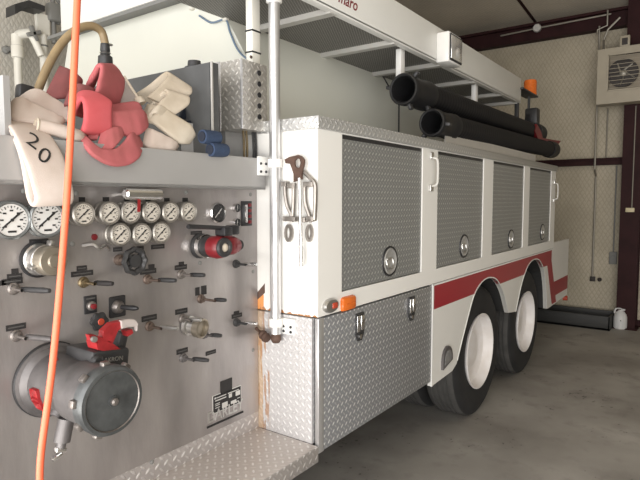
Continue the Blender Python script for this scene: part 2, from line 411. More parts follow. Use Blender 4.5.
# --- roll-up style treadplate doors with round recessed latches
lat = [(388.5, 261), (463, 246), (510, 239), (541.5, 232)]
for (x0, x1), (lx, ly) in zip(doors, lat):
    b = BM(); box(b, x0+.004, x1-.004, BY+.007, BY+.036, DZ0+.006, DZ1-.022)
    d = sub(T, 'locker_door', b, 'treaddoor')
    p = at(lx, ly, 'Y', BY+.014)
    b = BM(); lathe(b, (p.x, BY+.008, p.z), (0, -1, 0), [(.078, 0), (.078, .006), (.070, .011), (.062, .006), (.050, .002), (0, .0015)], 32)
    l = sub(d, 'latch', b, 'latch')
    b = BM(); lathe(b, (p.x, BY+.008, p.z), (0, -1, 0), [(.078, 0), (.090, 0), (.088, .008), (.079, .008), (.078, 0)], 32); sub(d, 'latch_gasket', b, 'black')
    b = BM(); tube(b, [(p.x-.04, BY+.008, p.z+.01), (p.x-.035, BY+.0, p.z-.025), (p.x, BY-.004, p.z-.045), (p.x+.035, BY+.0, p.z-.025), (p.x+.04, BY+.008, p.z+.01)], .006, 8)
    box(b, p.x-.03, p.x+.03, BY+.003, BY+.015, p.z+.006, p.z+.02, .003); sub(d, 'latch_ring', b, 'dullchrome')
    b = BM(); box(b, x0+.004, x1-.004, BY+.008, BY+.039, DZ1-.021, DZ1-.002); sub(d, 'door_channel', b, 'black')
# --- grab handles
for hx, hy in ((432, 172), (559.5, 192)):
    p = at(hx, hy, 'Y', BY) if hx < 500 else Vector((6.74, BY, 1.80))
    b = BM(); tube(b, [(p.x-.015, BY+.002, p.z+.09), (p.x-.005, BY-.028, p.z+.088), (p.x, BY-.04, p.z+.06), (p.x, BY-.04, p.z-.06), (p.x-.005, BY-.028, p.z-.088), (p.x-.015, BY+.002, p.z-.09)], .008, 10)
    h = sub(T, 'grab_handle', b, 'handle')
    b = BM()
    for s in (1, -1): box(b, p.x-.04, p.x+.005, BY-.012, BY+.001, p.z+s*.105-.022, p.z+s*.105+.022, .004)
    sub(h, 'handle_foot', b, 'dullchrome')
# --- body front face, lower treadplate part
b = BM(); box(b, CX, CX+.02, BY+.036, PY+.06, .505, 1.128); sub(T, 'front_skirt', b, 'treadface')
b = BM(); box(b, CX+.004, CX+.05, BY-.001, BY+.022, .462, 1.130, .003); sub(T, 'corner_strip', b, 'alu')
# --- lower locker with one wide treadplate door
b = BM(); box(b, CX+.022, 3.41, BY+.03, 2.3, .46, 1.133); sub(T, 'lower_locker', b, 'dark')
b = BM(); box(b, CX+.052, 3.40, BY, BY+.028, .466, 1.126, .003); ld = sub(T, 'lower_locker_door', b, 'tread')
for lx, ly in ((359, 326), (411, 308)):
    p = at(lx, ly, 'Y', BY)
    b = BM(); box(b, p.x-.042, p.x+.042, BY-.008, BY+.002, p.z-.04, p.z+.072, .003)
    prism(b, [(p.x-.042, BY-.008, p.z-.04), (p.x+.042, BY-.008, p.z-.04), (p.x+.02, BY-.008, p.z-.078), (p.x-.02, BY-.008, p.z-.078)], (0, .01, 0))
    l = sub(ld, 'paddle_latch', b, 'blackmetal')
    b = BM(); box(b, p.x+.002, p.x+.034, BY-.016, BY-.006, p.z-.022, p.z+.058, .003); box(b, p.x-.034, p.x-.006, BY-.013, BY-.007, p.z-.028, p.z+.06, .002)
    lathe(b, (p.x, BY-.007, p.z-.055), (0, -1, 0), [(.014, 0), (.014, .006), (0, .007)], 12); sub(ld, 'latch_paddle', b, 'chrome')
# --- marker lights
p = at(329.5, 305.5, 'Y', BY)
b = BM(); lathe(b, (p.x, BY+.002, p.z), (0, -1, 0), [(.036, 0), (.036, .012), (.03, .022), (0, .024)], 28, sx=1.75); mk = sub(T, 'marker_light', b, 'dullchrome')
b = BM(); box(b, p.x-.005, p.x+.04, BY-.026, BY-.01, p.z-.015, p.z+.015, .006); sub(mk, 'lens', b, 'redlens')
p = at(347.5, 303, 'Y', BY)
b = BM(); box(b, p.x-.066, p.x+.066, BY-.020, BY+.020, p.z-.038, p.z+.038, .019); am = sub(T, 'marker_light', b, 'amber')
am['label'] = 'amber side reflector'
b = BM()
box(b, p.x-.04, p.x+.04, BY-.022, BY-.018, p.z-.003, p.z+.003)
sub(am, 'lens_rib', b, 'amber')
# --- fender panel with two wheel arches
A1, A2 = 4.51, 5.90
def arch(cx, zb0, zb1, rx, zt):
    pts = []
    for i in range(19):
        a = PI - PI*i/18; z0 = .62
        pts.append((cx + rx*math.copysign(abs(math.cos(a))**.80, math.cos(a)), z0 + (zt - z0)*math.sin(a)**.9))
    return [(pts[0][0] - (.62-zb0)*.15, zb0)] + pts + [(pts[-1][0] + .02, zb1)]
out = [(3.415, 1.134), (3.415, .43), (3.78, .445), (3.86, .48)]
arc1 = [(v.x, v.z) for v in smooth([(3.87, 0, .50), (4.007, 0, .698), (4.188, 0, .935), (4.36, 0, 1.025), (4.545, 0, 1.045), (4.75, 0, 1.0), (4.933, 0, .868), (5.04, 0, .735), (5.10, 0, .655)], 4)]
arc2 = [(v.x, v.z) for v in smooth([(5.345, 0, .625), (5.40, 0, .71), (5.53, 0, .885), (5.73, 0, 1.03), (5.951, 0, 1.075), (6.18, 0, 1.04), (6.369, 0, .916), (6.48, 0, .72), (6.54, 0, .46)], 4)]
out += arc1 + arc2
out += [(6.62, .45), (7.62, .47), (7.62, 1.20), (6.80, 1.20), (6.80, 1.134)]
b = BM(); prism(b, [(x, BY, z) for x, z in out], (0, .03, 0)); fd = sub(T, 'fender_panel', b, 'fender', ang=25)
b = BM()
for a in (arc1, arc2):
    for (x0, z0), (x1, z1) in zip(a, a[1:]):
        prism(b, [(x0, BY-.004, z0), (x1, BY-.004, z1), (x1, BY+.034, z1), (x0, BY+.034, z0)], (0, 0, .010))
sub(fd, 'arch_trim', b, 'fascia')
b = BM()
for a in (arc1, arc2):
    for (x0, z0), (x1, z1) in zip(a, a[1:]):
        prism(b, [(x0, BY+.032, z0+.004), (x1, BY+.032, z1+.004), (x1, BY+.62, z1+.004), (x0, BY+.62, z0+.004)], (0, 0, .010))
sub(fd, 'arch_liner', b, 'dark')
b = BM(); box(b, 3.415, 6.79, BY-.004, BY+.004, 1.122, 1.134); box(b, 3.408, 3.424, BY-.004, BY+.006, .43, 1.134); sub(fd, 'edge_trim', b, 'white')
# half-round vent scoop on the fender
p = at(446, 357, 'Y', BY); p0 = at(440, 372, 'Y', BY)
b = BM(); vp = []
for i in range(13):
    a = PI*i/12; vp.append((p.x + .085*math.cos(a), .56 + .10*math.sin(a)))
prism(b, [(x, BY-.018, z) for x, z in [(p.x-.085, .505), (p.x+.085, .545)] + vp], (0, .02, 0)); vs = sub(T, 'fender_lamp', b, 'castgrey')
b = BM(); prism(b, [(p.x-.06, BY-.021, .528), (p.x+.06, BY-.021, .556)] + [(p.x + .06*math.cos(PI*i/10), BY-.021, .56 + .072*math.sin(PI*i/10)) for i in range(11)], (0, .004, 0)); sub(vs, 'lamp_lens', b, 'castgrey2')
# rear clearance lamps
b = BM()
for dz in (0, .03): lathe(b, (7.64, BY+.05+dz, .42+dz), (0, -1, 0), [(.035, 0), (.03, .05), (0, .055)], 12)
sub(T, 'rear_lamp', b, 'redlens')
# --- chassis and rear body mass; unseen front blocks added to stop light underneath
b = BM(); box(b, .55, 7.5, 2.55, 3.35, .55, .95); box(b, 2.3, 3.42, 2.3, 4.2, .40, 1.13); box(b, .45, 1.1, 1.75, 4.2, .0, .58); box(b, 1.1, 2.3, 2.1, 4.2, .30, .58); box(b, 3.42, 7.6, 2.15, 4.25, 1.06, 1.134); box(b, 6.72, 7.58, BY+.035, 4.3, .5, 1.13)
for a in (A1, A2): box(b, a-.07, a+.07, 1.8, 4.1, .35, .49)
sub(T, 'chassis_and_light_block', b, 'dark')
# --- wheels: outer and inner tyres on dished white rims
def wheel(cx, y, s, inner=False):
    """s = -1: outer face looks towards -Y"""
    R = .552; o = (cx, y, R + FZ)
    b = BM(); prof = [(.29, 0.005), (.33, -.004), (.40, -.012), (.455, -.004), (.488, .018), (.497, .04)]
    w = .27
    for g_ in (.07, .11, .155, .20): prof += [(.5, g_-.012), (.490, g_-.006), (.490, g_+.006), (.5, g_+.012)]
    prof += [(.497, w-.04), (.488, w-.018), (.455, w+.004), (.40, w+.012), (.33, w), (.29, w-.005), (.29, .005)]
    lathe(b, o, (0, -s, 0), [(.305 + (r_-.29)*(R-.305)/.21, h_) for r_, h_ in prof], 56)
    for f in b.faces:
        if all(math.hypot(v.co.x-cx, v.co.z-R-FZ) > R-.022 for v in f.verts): f.material_index = 1
    t = sub(T, 'wheel', b, ['rubber', 'treadrubber'], ang=40)
    b = BM(); lathe(b, o, (0, -s, 0), [(.292, .004), (.303, -.012), (.303, -.02), (.295, -.022), (.285, -.008), (.278, .03), (.268, .10), (.255, .135), (.20, .15), (.15, .145), (.14, .12), (.06, .10), (0, .098)][:0] + [(r_*1.055, h_) for r_, h_ in ((.292, .004), (.303, -.012), (.303, -.02), (.295, -.022), (.285, -.008), (.278, .03), (.268, .06), (.24, .075), (.15, .08), (.14, .06), (.06, .05), (0, .048))], 48)
    sub(t, 'rim', b, 'rim')
for a in (A1, A2):
    wheel(a, 1.585, -1); wheel(a, 1.92, -1, True); wheel(a, 4.2, 1); wheel(a, 3.86, 1, True)

# --- running board, kick plate, pump panel
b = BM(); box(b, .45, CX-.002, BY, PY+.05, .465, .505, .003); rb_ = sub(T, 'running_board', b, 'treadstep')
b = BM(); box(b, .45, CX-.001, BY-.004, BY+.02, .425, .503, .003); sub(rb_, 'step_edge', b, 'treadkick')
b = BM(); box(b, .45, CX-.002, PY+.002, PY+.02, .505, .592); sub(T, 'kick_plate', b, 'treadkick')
b = BM(); box(b, .45, CX-.003, PY, PY+.02, .592, 1.775); box(b, .45, CX-.003, PY+.02, 4.2, .592, 1.765)
pp = sub(T, 'pump_panel', b, 'steel')
b = BM()
for x, y in ((76, 193), (186, 192), (250.5, 194.5), (253, 271.5), (72.5, 244), (253, 350), (200, 263), (152, 462), (24, 191)):
    p = at(x, y, 'Y', PY); lathe(b, (p.x, PY+.001, p.z), (0, -1, 0), [(.010, 0), (.010, .003), (.004, .006), (0, .006)], 10)
sub(pp, 'panel_screw', b, 'grey')
b = BM(); p = at(94, 237, 'Y', PY); lathe(b, (p.x, PY, p.z), (0, -1, 0), [(.012, 0), (.012, .006), (0, .009)], 14); sub(pp, 'indicator_lamp', b, 'red')
b = BM(); p = at(94, 246, 'Y', PY); tube(b, [(p.x-.05, PY-.004, p.z+.005), (p.x-.02, PY-.03, p.z+.008), (p.x+.0, PY-.035, p.z-.008), (p.x+.03, PY-.02, p.z), (p.x+.06, PY-.004, p.z-.018)], .006, 8); sub(pp, 'spout_pipe', b, 'dullchrome')
# --- gauges
def gauge(x, y, r, case, dial, depth=.055, dark=False, needle=45):
    p = at(x, y, 'Y', PY-depth+.006); o = Vector((p.x, PY, p.z))
    b = BM(); lathe(b, o, (0, -1, 0), [(r*1.18, 0), (r*1.18, .012), (r*1.08, .016), (r*1.08, depth-.016), (r*1.2, depth-.012), (r*1.22, depth), (r*1.10, depth+.006), (r*1.0, depth-.004), (0, depth-.005)], 36)
    g_ = sub(T, 'gauge', b, case)
    b = BM(); lathe(b, o, (0, -1, 0), [(r*1.0, depth-.006), (r*.99, depth-.002), (0, depth-.002)], 32)
    yy = PY - depth + .0005
    for i in range(21):
        a = math.radians(225 - 270*i/20); q = Vector((math.cos(a), 0, math.sin(a))); big = i % 2 == 0
        obox(b, (o.x + q.x*r*(.84 if not big else .80), yy, o.z + q.z*r*(.84 if not big else .80)), q, (0, 1, 0), r*(.10 if not big else .16), .001, r*(.03 if not big else .05), 0, 1)
    for i in range(7):      # printed figures, too small to read
        a = math.radians(225 - 270*i/6); q = Vector((math.cos(a), 0, math.sin(a)))
        obox(b, (o.x + q.x*r*.58, yy, o.z + q.z*r*.58), (1, 0, 0), (0, 1, 0), r*.2, .001, r*.10, 0, 1)
    obox(b, (o.x, yy, o.z - r*.72), (1, 0, 0), (0, 1, 0), r*.5, .001, r*.12, 0, 1)
    sub(g_, 'dial', b, [dial, 'ink'] if not dark else [dial, 'tagline'])
    a = math.radians(needle); q = Vector((math.cos(a), 0, math.sin(a))); n_ = Vector((-q.z, 0, q.x)); c = Vector((o.x, yy-.002, o.z))
    b = BM(); prism(b, [c - q*r*.75 + n_*r*.05, c - q*r*.75 - n_*r*.05, c - n_*r*.05, c + q*r*.55 - n_*r*.07, c + q*r*.8, c + q*r*.55 + n_*r*.07, c + n_*r*.05], (0, .0012, 0)); lathe(b, c, (0, -1, 0), [(r*.1, 0), (r*.1, .003), (0, .003)], 12)
    sub(g_, 'needle', b, 'ink' if not dark else 'plateline')
gauge(11, 220, .053, 'darkcase', 'dialw', .05, needle=40); gauge(46.8, 219, .053, 'darkcase', 'dialw', .05, needle=40)
for x, y in ((83, 214), (109.3, 213), (130, 212.2), (150.6, 212), (170, 212), (188, 211.8), (120, 234.4), (141.3, 234), (160.7, 232.5)):
    gauge(x, y, .037, 'gaugecase', 'dial', .05, needle=40)
gauge(217.5, 213, .040, 'chrome', 'black', .016, True, 45)
gauge(236.3, 208, .018, 'chrome', 'black', .014, True, 80); gauge(236.3, 222.5, .018, 'chrome', 'black', .014, True, 80)
# --- switch strip
p = at(246, 213.5, 'Y', PY)
b = BM(); box(b, p.x-.036, p.x+.036, PY-.008, PY+.002, p.z-.062, p.z+.062, .002); sw = sub(T, 'switch_panel', b, 'black')
b = BM(); box(b, p.x-.024, p.x-.012, PY-.024, PY-.006, p.z-.045, p.z+.045, .003); sub(sw, 'toggle_guard', b, 'chrome')
b = BM()
for i in range(4): box(b, p.x+.008, p.x+.028, PY-.014, PY-.006, p.z-.05+i*.028, p.z-.034+i*.028, .002)
sub(sw, 'rocker_switch', b, 'red')
# --- name tags (engraving too small to read)
tags = [(82, 199.5, 6, 3), (106, 199.5, 6, 3), (127, 199.5, 5, 2.5), (148, 200.3, 5, 2.5), (167, 200, 5, 2.6), (185.3, 200, 5, 2.8), (117.8, 249.4, 9, 2.6), (138.7, 248.4, 10, 2.6), (158, 246.6, 13, 2.8),
        (39, 241.5, 19, 3.2), (15, 271, 7, 3), (14.6, 276.2, 15, 3.2), (12.4, 281.4, 21, 3.6), (81.8, 268.2, 10, 3), (82.3, 273.5, 22, 3.2), (16, 327, 20, 3.6), (149.4, 318, 15, 3.4), (181.5, 311.2, 12, 3.2), (182.3, 351, 11, 3),
        (151.5, 266.5, 6, 2.6), (148.3, 271.3, 16, 3.2), (181.5, 263.5, 5, 2.2), (181, 267.2, 12, 3), (236.6, 312.6, 5, 2), (237, 315.6, 10, 2.6), (197.5, 291.4, 4, 5), (204, 290, 5, 5.5), (211, 352.5, 10, 2.4), (196.5, 232.8, 11, 2.2), (3, 283, 6, 3)]
for x, y, w, h in tags:
    p = at(x, y, 'Y', PY-.002); q0 = at(x-w/2, y, 'Y', PY-.002); q1 = at(x+w/2, y, 'Y', PY-.002); r0 = at(x, y-h/2, 'Y', PY-.002); r1 = at(x, y+h/2, 'Y', PY-.002)
    hw = abs(q1.x-q0.x)/2; hh = abs(r0.z-r1.z)/2*1.6
    b = BM(); box(b, p.x-hw, p.x+hw, PY-.003, PY+.001, p.z-hh, p.z+hh); tg = sub(T, 'name_tag', b, 'tag')
    if w >= 9:
        b = BM(); box(b, p.x-hw*.8, p.x+hw*.8, PY-.0036, PY-.002, p.z-hh*.22, p.z+hh*.22); sub(tg, 'engraved_line', b, 'tagline')
# --- push-pull valve controls: boss, rod straight out of the panel, bullet grip
def lever(x, y, L=.10, grip='blackmetal', boss='bossgrey', gl=.6, r=.0095):
    p = at(x, y, 'Y', PY-.01); o = Vector((p.x, PY, p.z))
    b = BM(); lathe(b, o, (0, -1, 0), [(.021, 0), (.021, .006), (.015, .010), (.015, .020), (.006, .022), (.006, L*(1-gl)+.02)], 20)
    l = sub(T, 'pull_control', b, boss)
    b = BM(); lathe(b, o, (.25, -1, .02), [(0, L*(1-gl)), (r*.8, L*(1-gl)), (r, L*(1-gl)+.012), (r*1.05, L*.8), (r*.8, L*.97), (0, L)], 14)
    sub(l, 'grip', b, grip)
lever(14.5, 289, .17, 'blackmetal', gl=.75); lever(17, 336, .17, 'castgrey', gl=.7); lever(84.5, 282.5, .145, 'tag', 'brass', gl=.6)
lever(148.5, 279.5, .15, 'blackmetal', 'brownboss'); lever(182, 274.5, .13, 'blackmetal'); lever(150.5, 326.5, .15, 'dullchrome', 'brownboss'); lever(183.8, 319, .10, 'dullchrome')
lever(184, 358, .14, 'blackmetal', 'castgrey'); lever(202, 299, .14, 'blackmetal', 'brownboss', gl=.45); lever(237.5, 322.5, .12, 'chrome', 'blackmetal'); lever(237, 264, .12, 'chrome', 'blackmetal'); lever(205, 334.5, .10, 'blackmetal', 'castgrey')
# --- black hand wheel
p = at(135, 261, 'Y', PY-.06); o = Vector((p.x, PY, p.z))
b = BM(); lathe(b, o, (0, -1, 0), [(.012, 0), (.012, .05), (.026, .052), (.026, .066), (0, .068)], 20)
n = 40
t = bmesh.new(); lathe(t, o, (0, -1, 0), [(.034, .050), (.050, .046), (.056, .055), (.054, .066), (.044, .070), (.034, .060), (.034, .050)], n)
for v in t.verts:
    a = math.atan2(v.co.z-o.z, v.co.x-o.x); k = 1 + .05*math.cos(8*a)
    v.co.x = o.x + (v.co.x-o.x)*k; v.co.z = o.z + (v.co.z-o.z)*k
merge(b, t)
for i in range(4):
    a = PI/4 + PI/2*i; obox(b, (o.x + .028*math.cos(a), PY-.058, o.z + .028*math.sin(a)), (math.cos(a), 0, math.sin(a)), (0, 1, 0), .03, .010, .012)
hw_ = sub(T, 'hand_wheel', b, 'blackmetal')
q = at(120, 260, 'Y', PY-.01)
b = BM(); lathe(b, (q.x, PY, q.z), (0, -1, 0), [(.022, 0), (.022, .012), (.012, .016), (.012, .04), (0, .042)], 16); sub(T, 'drain_knob', b, 'brownboss')
# --- capped bronze outlet, upper left
p = at(40.5, 259.5, 'Y', PY-.02); o = Vector((p.x, PY, p.z))
b = BM(); lathe(b, o, (0, -1, 0), [(0.0560, 0.0000), (0.0560, 0.0144), (0.0496, 0.0180), (0.0464, 0.0405), (0.0528, 0.0450), (0.0528, 0.0594), (0.0480, 0.0630)], 36); oc = sub(T, 'outlet_cap', b, 'dullchrome')
b = BM(); lathe(b, o, (0, -1, 0), [(0.0480, 0.0594), (0.0512, 0.0630), (0.0512, 0.1035), (0.0464, 0.1116), (0.0240, 0.1134), (0.0208, 0.1206), (0.0000, 0.1215)], 36); sub(oc, 'cap', b, 'bronze')
b = BM(); lathe(b, o, (0, -1, 0), [(0.0576, 0.0000), (0.0640, 0.0018), (0.0640, 0.0090), (0.0576, 0.0108)], 36); sub(oc, 'gasket', b, 'black')
b = BM()
for a in (80, 200, 320):
    a = math.radians(a); q = Vector((math.cos(a), 0, math.sin(a))); obox(b, o + q*.058 + Vector((0, -.07, 0)), q, (0, 1, 0), .02, .03, .014, .003)
sub(oc, 'lug', b, 'dullchrome')
# --- red outlet valve
p = at(202.5, 246, 'Y', PY-.02); o = Vector((p.x, PY, p.z))
b = BM(); lathe(b, o, (0, -1, 0), [(0.0571, 0.0000), (0.0571, 0.0129), (0.0504, 0.0166), (0.0437, 0.0460), (0.0487, 0.0506), (0.0487, 0.0874), (0.0420, 0.0920), (0.0000, 0.0920)], 36); rv = sub(T, 'discharge_valve', b, 'blackmetal')
b = BM(); lathe(b, o, (0, -1, 0), [(0.0454, 0.0202), (0.0521, 0.0221), (0.0538, 0.0460), (0.0454, 0.0478)], 36); sub(rv, 'chrome_collar', b, 'chrome')
b = BM(); lathe(b, o, (0, -1, 0), [(0.0336, 0.0828), (0.0487, 0.0883), (0.0521, 0.1196), (0.0470, 0.1454), (0.0370, 0.1564), (0.0336, 0.1518)], 36)
obox(b, o + Vector((.068, -.11, .002)), (1, 0, 0), (0, 1, 0), .085, .075, .084, .02); box(b, o.x+.02, o.x+.08, PY-.135, PY-.08, o.z+.03, o.z+.062, .008)
lathe(b, o + Vector((.108, -.11, .0)), (1, 0, 0), [(.04, -.02), (0.0336, 0.0184), (0.0252, 0.0276), (0.0000, 0.0276)], 24); sub(rv, 'red_body', b, 'red')
b = BM(); lathe(b, o, (0, -1, 0), [(.017, .140), (.040, .146), (.044, .160), (.040, .170), (.024, .172), (.019, .164)], 32); sub(rv, 'outlet_ring', b, 'blackmetal')
b = BM(); lathe(b, o, (0, -1, 0), [(0.0000, 0.1582), (0.0202, 0.1564), (0.0185, 0.1656), (0.0101, 0.1711), (0.0000, 0.1720)], 24); sub(rv, 'cream_stopper', b, 'ccream')
b = BM(); lathe(b, o + Vector((.132, -.11, 0)), (1, 0, 0), [(0.0218, 0.0000), (0.0235, 0.0184), (0.0168, 0.0258), (0.0000, 0.0276)], 16); sub(rv, 'side_nut', b, 'blackmetal')
b = BM(); box(b, o.x-.0, o.x+.05, PY-.165, PY-.10, o.z+.050, o.z+.090, .006); box(b, o.x+.058, o.x+.105, PY-.155, PY-.10, o.z+.052, o.z+.094, .008)
h0 = at(188, 226.5, 'Y', PY-.15); h1 = at(213, 227.5, 'Y', PY-.14)
tube(b, [h0, (h0+h1)/2, h1, (o.x+.04, PY-.135, o.z+.082)], .010, 10); sub(rv, 'valve_handle', b, 'black')
# --- small chrome outlet in the middle of the panel
p = at(189, 325.5, 'Y', PY-.01); o = Vector((p.x, PY, p.z))
b = BM(); lathe(b, o, (.18, -1, -.08), [(.044, 0), (.044, .016), (.034, .02), (.034, .055)], 28); so = sub(T, 'small_outlet', b, 'dullchrome')
b = BM(); lathe(b, o, (.18, -1, -.08), [(.034, .05), (.044, .054), (.045, .085), (.036, .088), (.034, .072), (0, .070)], 28); sub(so, 'threaded_ring', b, 'bronze')
# --- switches and star knob
p = at(90, 304.5, 'Y', PY)
b = BM(); box(b, p.x-.026, p.x+.026, PY-.006, PY+.001, p.z-.034, p.z+.034, .002); s_ = sub(T, 'push_switch', b, 'black')
b = BM(); lathe(b, (p.x-.001, PY-.005, p.z-.004), (0, -1, 0), [(.018, 0), (.018, .012), (.013, .016), (0, .016)], 18); sub(s_, 'switch_bezel', b, 'bossgrey')
b = BM(); lathe(b, (p.x-.001, PY-.018, p.z-.004), (0, -1, 0), [(.010, 0), (.010, .014), (0, .017)], 14); sub(s_, 'button', b, 'red')
b = BM(); box(b, p.x-.018, p.x+.018, PY-.0072, PY-.005, p.z+.021, p.z+.027); sub(s_, 'engraved_line', b, 'tagline')
p = at(117, 306.5, 'Y', PY)
b = BM(); box(b, p.x-.036, p.x+.036, PY-.006, PY+.001, p.z-.042, p.z+.042, .005); s_ = sub(T, 'rotary_switch', b, 'black')
b = BM(); lathe(b, (p.x-.002, PY-.005, p.z), (0, -1, 0), [(.027, 0), (.025, .012), (.016, .022), (0, .024)], 22); sub(s_, 'switch_bezel', b, 'bossgrey')
b = BM(); lathe(b, (p.x, PY-.02, p.z), (.3, -1, 0), [(.008, 0), (.010, .03), (.011, .065), (.006, .085), (0, .086)], 12); sub(s_, 'switch_handle', b, 'black')
p = at(97.5, 321, 'Y', PY-.03)
b = BM(); t = bmesh.new(); lathe(t, (p.x, PY-.03, p.z), (0, -1, 0), [(0, 0), (.030, 0), (.034, .008), (.032, .02), (.018, .024), (0, .024)], 36)
for v in t.verts:
    a = math.atan2(v.co.z-p.z, v.co.x-p.x); k = 1 + .10*math.cos(6*a); v.co.x = p.x + (v.co.x-p.x)*k; v.co.z = p.z + (v.co.z-p.z)*k
merge(b, t); cyl(b, (p.x, PY, p.z), (p.x, PY-.032, p.z), .012); kn = sub(T, 'star_knob', b, 'blackmetal')
b = BM(); lathe(b, (p.x, PY-.053, p.z), (0, -1, 0), [(.014, 0), (.012, .004), (0, .005)], 16); sub(kn, 'knob_cap', b, 'redlens')
# --- chrome handrail tube above the gauges with its red flag tag
p0 = at(125, 193.8, 'Y', PY-.10); p1 = at(160, 194.5, 'Y', PY-.10)
b = BM(); lathe(b, p0, p1-p0, [(0, -.004), (.014, -.003), (.021, .004), (.021, (p1-p0).length), (0, (p1-p0).length)], 20); 
for k in (.25, .85): cyl(b, p0.lerp(p1, k), p0.lerp(p1, k) + Vector((0, .10, 0)), .008, n=10)
tl = sub(T, 'panel_handrail_tube', b, 'chrome')
p = at(139, 205, 'Y', PY-.07)
b = BM(); obox(b, p, (1, 0, 0), (0, 1, .1), .012, .003, .055); cyl(b, p + Vector((0, 0, .02)), p + Vector((0, -.03, .055)), .002, n=6); sub(tl, 'red_flag_tag', b, 'redbright')
# --- maker's plate and raised lettering
b = BM(); p = at(226, 386.5, 'Y', PY)
def pq(x, y, yy=PY-.001): return at(x, y, 'Y', yy)
a0, a1 = pq(220.3, 379), pq(232, 394); box(b, a0.x, a1.x, PY-.003, PY+.001, at(226, 392, 'Y', PY).z, at(226, 379.5, 'Y', PY).z); sub(T, 'maker_plate', b, 'tag')
c0 = pq(213, 398); c1 = pq(240.5, 388); zt = pq(226, 391.5).z; zb = pq(226, 408).z
b = BM(); box(b, c0.x, c1.x, PY-.003, PY+.001, zb, zt, .0); mp_ = sub(T, 'data_plate', b, 'tag')
b = BM(); W_, Z_ = c1.x-c0.x, zt-zb
box(b, c0.x-.004, c1.x+.004, PY-.002, PY+.0012, zb-.004, zt+.004)
for u0, u1, v0, v1 in ((.04, .10, .80, .90), (.12, .45, .82, .87), (.52, .92, .82, .87), (.06, .45, .66, .72), (.55, .66, .55, .78), (.80, .97, .50, .78), (.06, .22, .48, .52), (.06, .22, .38, .42), (.06, .22, .24, .28), (.30, .50, .10, .40), (.62, .82, .12, .30), (.86, .97, .30, .34)):
    box(b, c0.x+W_*u0, c0.x+W_*u1, PY-.0042, PY-.002, zb+Z_*v0, zb+Z_*v1)
sub(mp_, 'printed_field', b, 'plateline')
d0, d1 = pq(207, 425.5), pq(243, 409.5); zu = (pq(225, 418.3).z)
b = BM(); box(b, d0.x, d1.x, PY-.004, PY+.001, zu-.011, zu-.002); un = sub(T, 'maker_lettering', b, 'tag')
t = text_bm('DARLEY', .075, .0015, 0, .0008); b = BM()
ws = max(v.co.x for v in t.verts)-min(v.co.x for v in t.verts); k = (d1.x-d0.x)*.97/ws
merge(b, t, 0, Matrix.Translation(((d0.x+d1.x)/2, PY-.002, zu+.034)) @ Matrix.Rotation(PI/2, 4, 'X') @ Matrix.Diagonal((k, 1.0, 1, 1)))
sub(un, 'raised_letters', b, 'dullchrome')
# --- large suction intake with cap
o = Vector((.995, PY, 1.062))
b = BM(); lathe(b, o, (0, -1, 0), [(0.1305, 0.0000), (0.1305, 0.0180), (0.1201, 0.0220), (0.1148, 0.0300), (0.1027, 0.0400), (0.0974, 0.1200), (0.0905, 0.1800), (0.0905, 0.2100)], 48); si = sub(T, 'suction_intake', b, 'castgrey')
b = BM(); lathe(b, o, (0, -1, 0), [(0.1305, 0.0000), (0.1340, 0.0020), (0.1340, 0.0120), (0.1305, 0.0140)], 48); sub(si, 'flange_gasket', b, 'black')
b = BM(); lathe(b, o, (0, -1, 0), [(0.0922, 0.2000), (0.1009, 0.2050), (0.1027, 0.3300), (0.0974, 0.3350)], 48); sub(si, 'threaded_swivel', b, 'castgrey')
b = BM(); lathe(b, o, (0, -1, 0), [(0.0974, 0.3300), (0.1114, 0.3340), (0.1131, 0.3700), (0.1079, 0.3800), (0.0974, 0.3820), (0.0957, 0.3760), (0.0905, 0.3760), (0.0174, 0.3800), (0.0174, 0.3840), (0.0000, 0.3840)], 56)
cp = sub(si, 'suction_cap', b, 'capgrey')
b = BM()
for i in range(9):
    a = 2*PI*i/9+.2; q = Vector((math.cos(a), 0, math.sin(a))); obox(b, o + q*.113 + Vector((0, -.345, 0)), q, (0, 1, 0), .022, .026, .026, .005)
lathe(b, o, (0, -1, 0), [(0.0122, 0.3800), (0.0122, 0.3920), (0.0070, 0.3960), (0.0000, 0.3960)], 14)
lathe(b, o, (0, -1, 0), [(0.0940, 0.3780), (0.0966, 0.3820), (0.0983, 0.3780)], 48); sub(si, 'cap_lug', b, 'bossgrey')
b = BM()
for a in (158, 175): 
    a = math.radians(a+30); q = Vector((math.cos(a), 0, math.sin(a))); obox(b, o + q*.100 + Vector((0, -.09, 0)), q, (0, 1, 0), .006, .05, .05, .01)
q = Vector((-.35, 0, .93)).normalized(); lathe(b, o + q*.094 + Vector((0, -.10, 0)), q, [(.012, -.01), (0.0104, 0.0080), (0.0000, 0.0100)], 12); sub(si, 'red_paint_patch', b, 'redbright')
b = BM(); dq = Vector((-.25, 0, -1)).normalized(); dp = o + dq*.087 + Vector((-.03, -.19, 0)); cyl(b, dp, dp + dq*.075, .026); cyl(b, dp + dq*.07, dp + dq*.095, .015); sub(si, 'drain_boss', b, 'castgrey')
b = BM(); dd = dp + dq*.10; obox(b, dd + dq*.0, (1, 0, -.3), (0, 1, 0), .034, .022, .016, .003); obox(b, dd + dq*.02 + Vector((-.008, 0, 0)), (1, 0, .3), (0, 1, 0), .036, .018, .012, .003); sub(si, 'drain_cock', b, 'chrome')
b = BM(); dq2 = Vector((-.62, 0, -.78)); lathe(b, o + dq2*.088 + Vector((0, -.15, 0)), dq2, [(0.0226, 0.0000), (0.0226, 0.0160), (0.0157, 0.0200), (0.0000, 0.0200)], 16); sub(si, 'side_plug', b, 'castgrey')
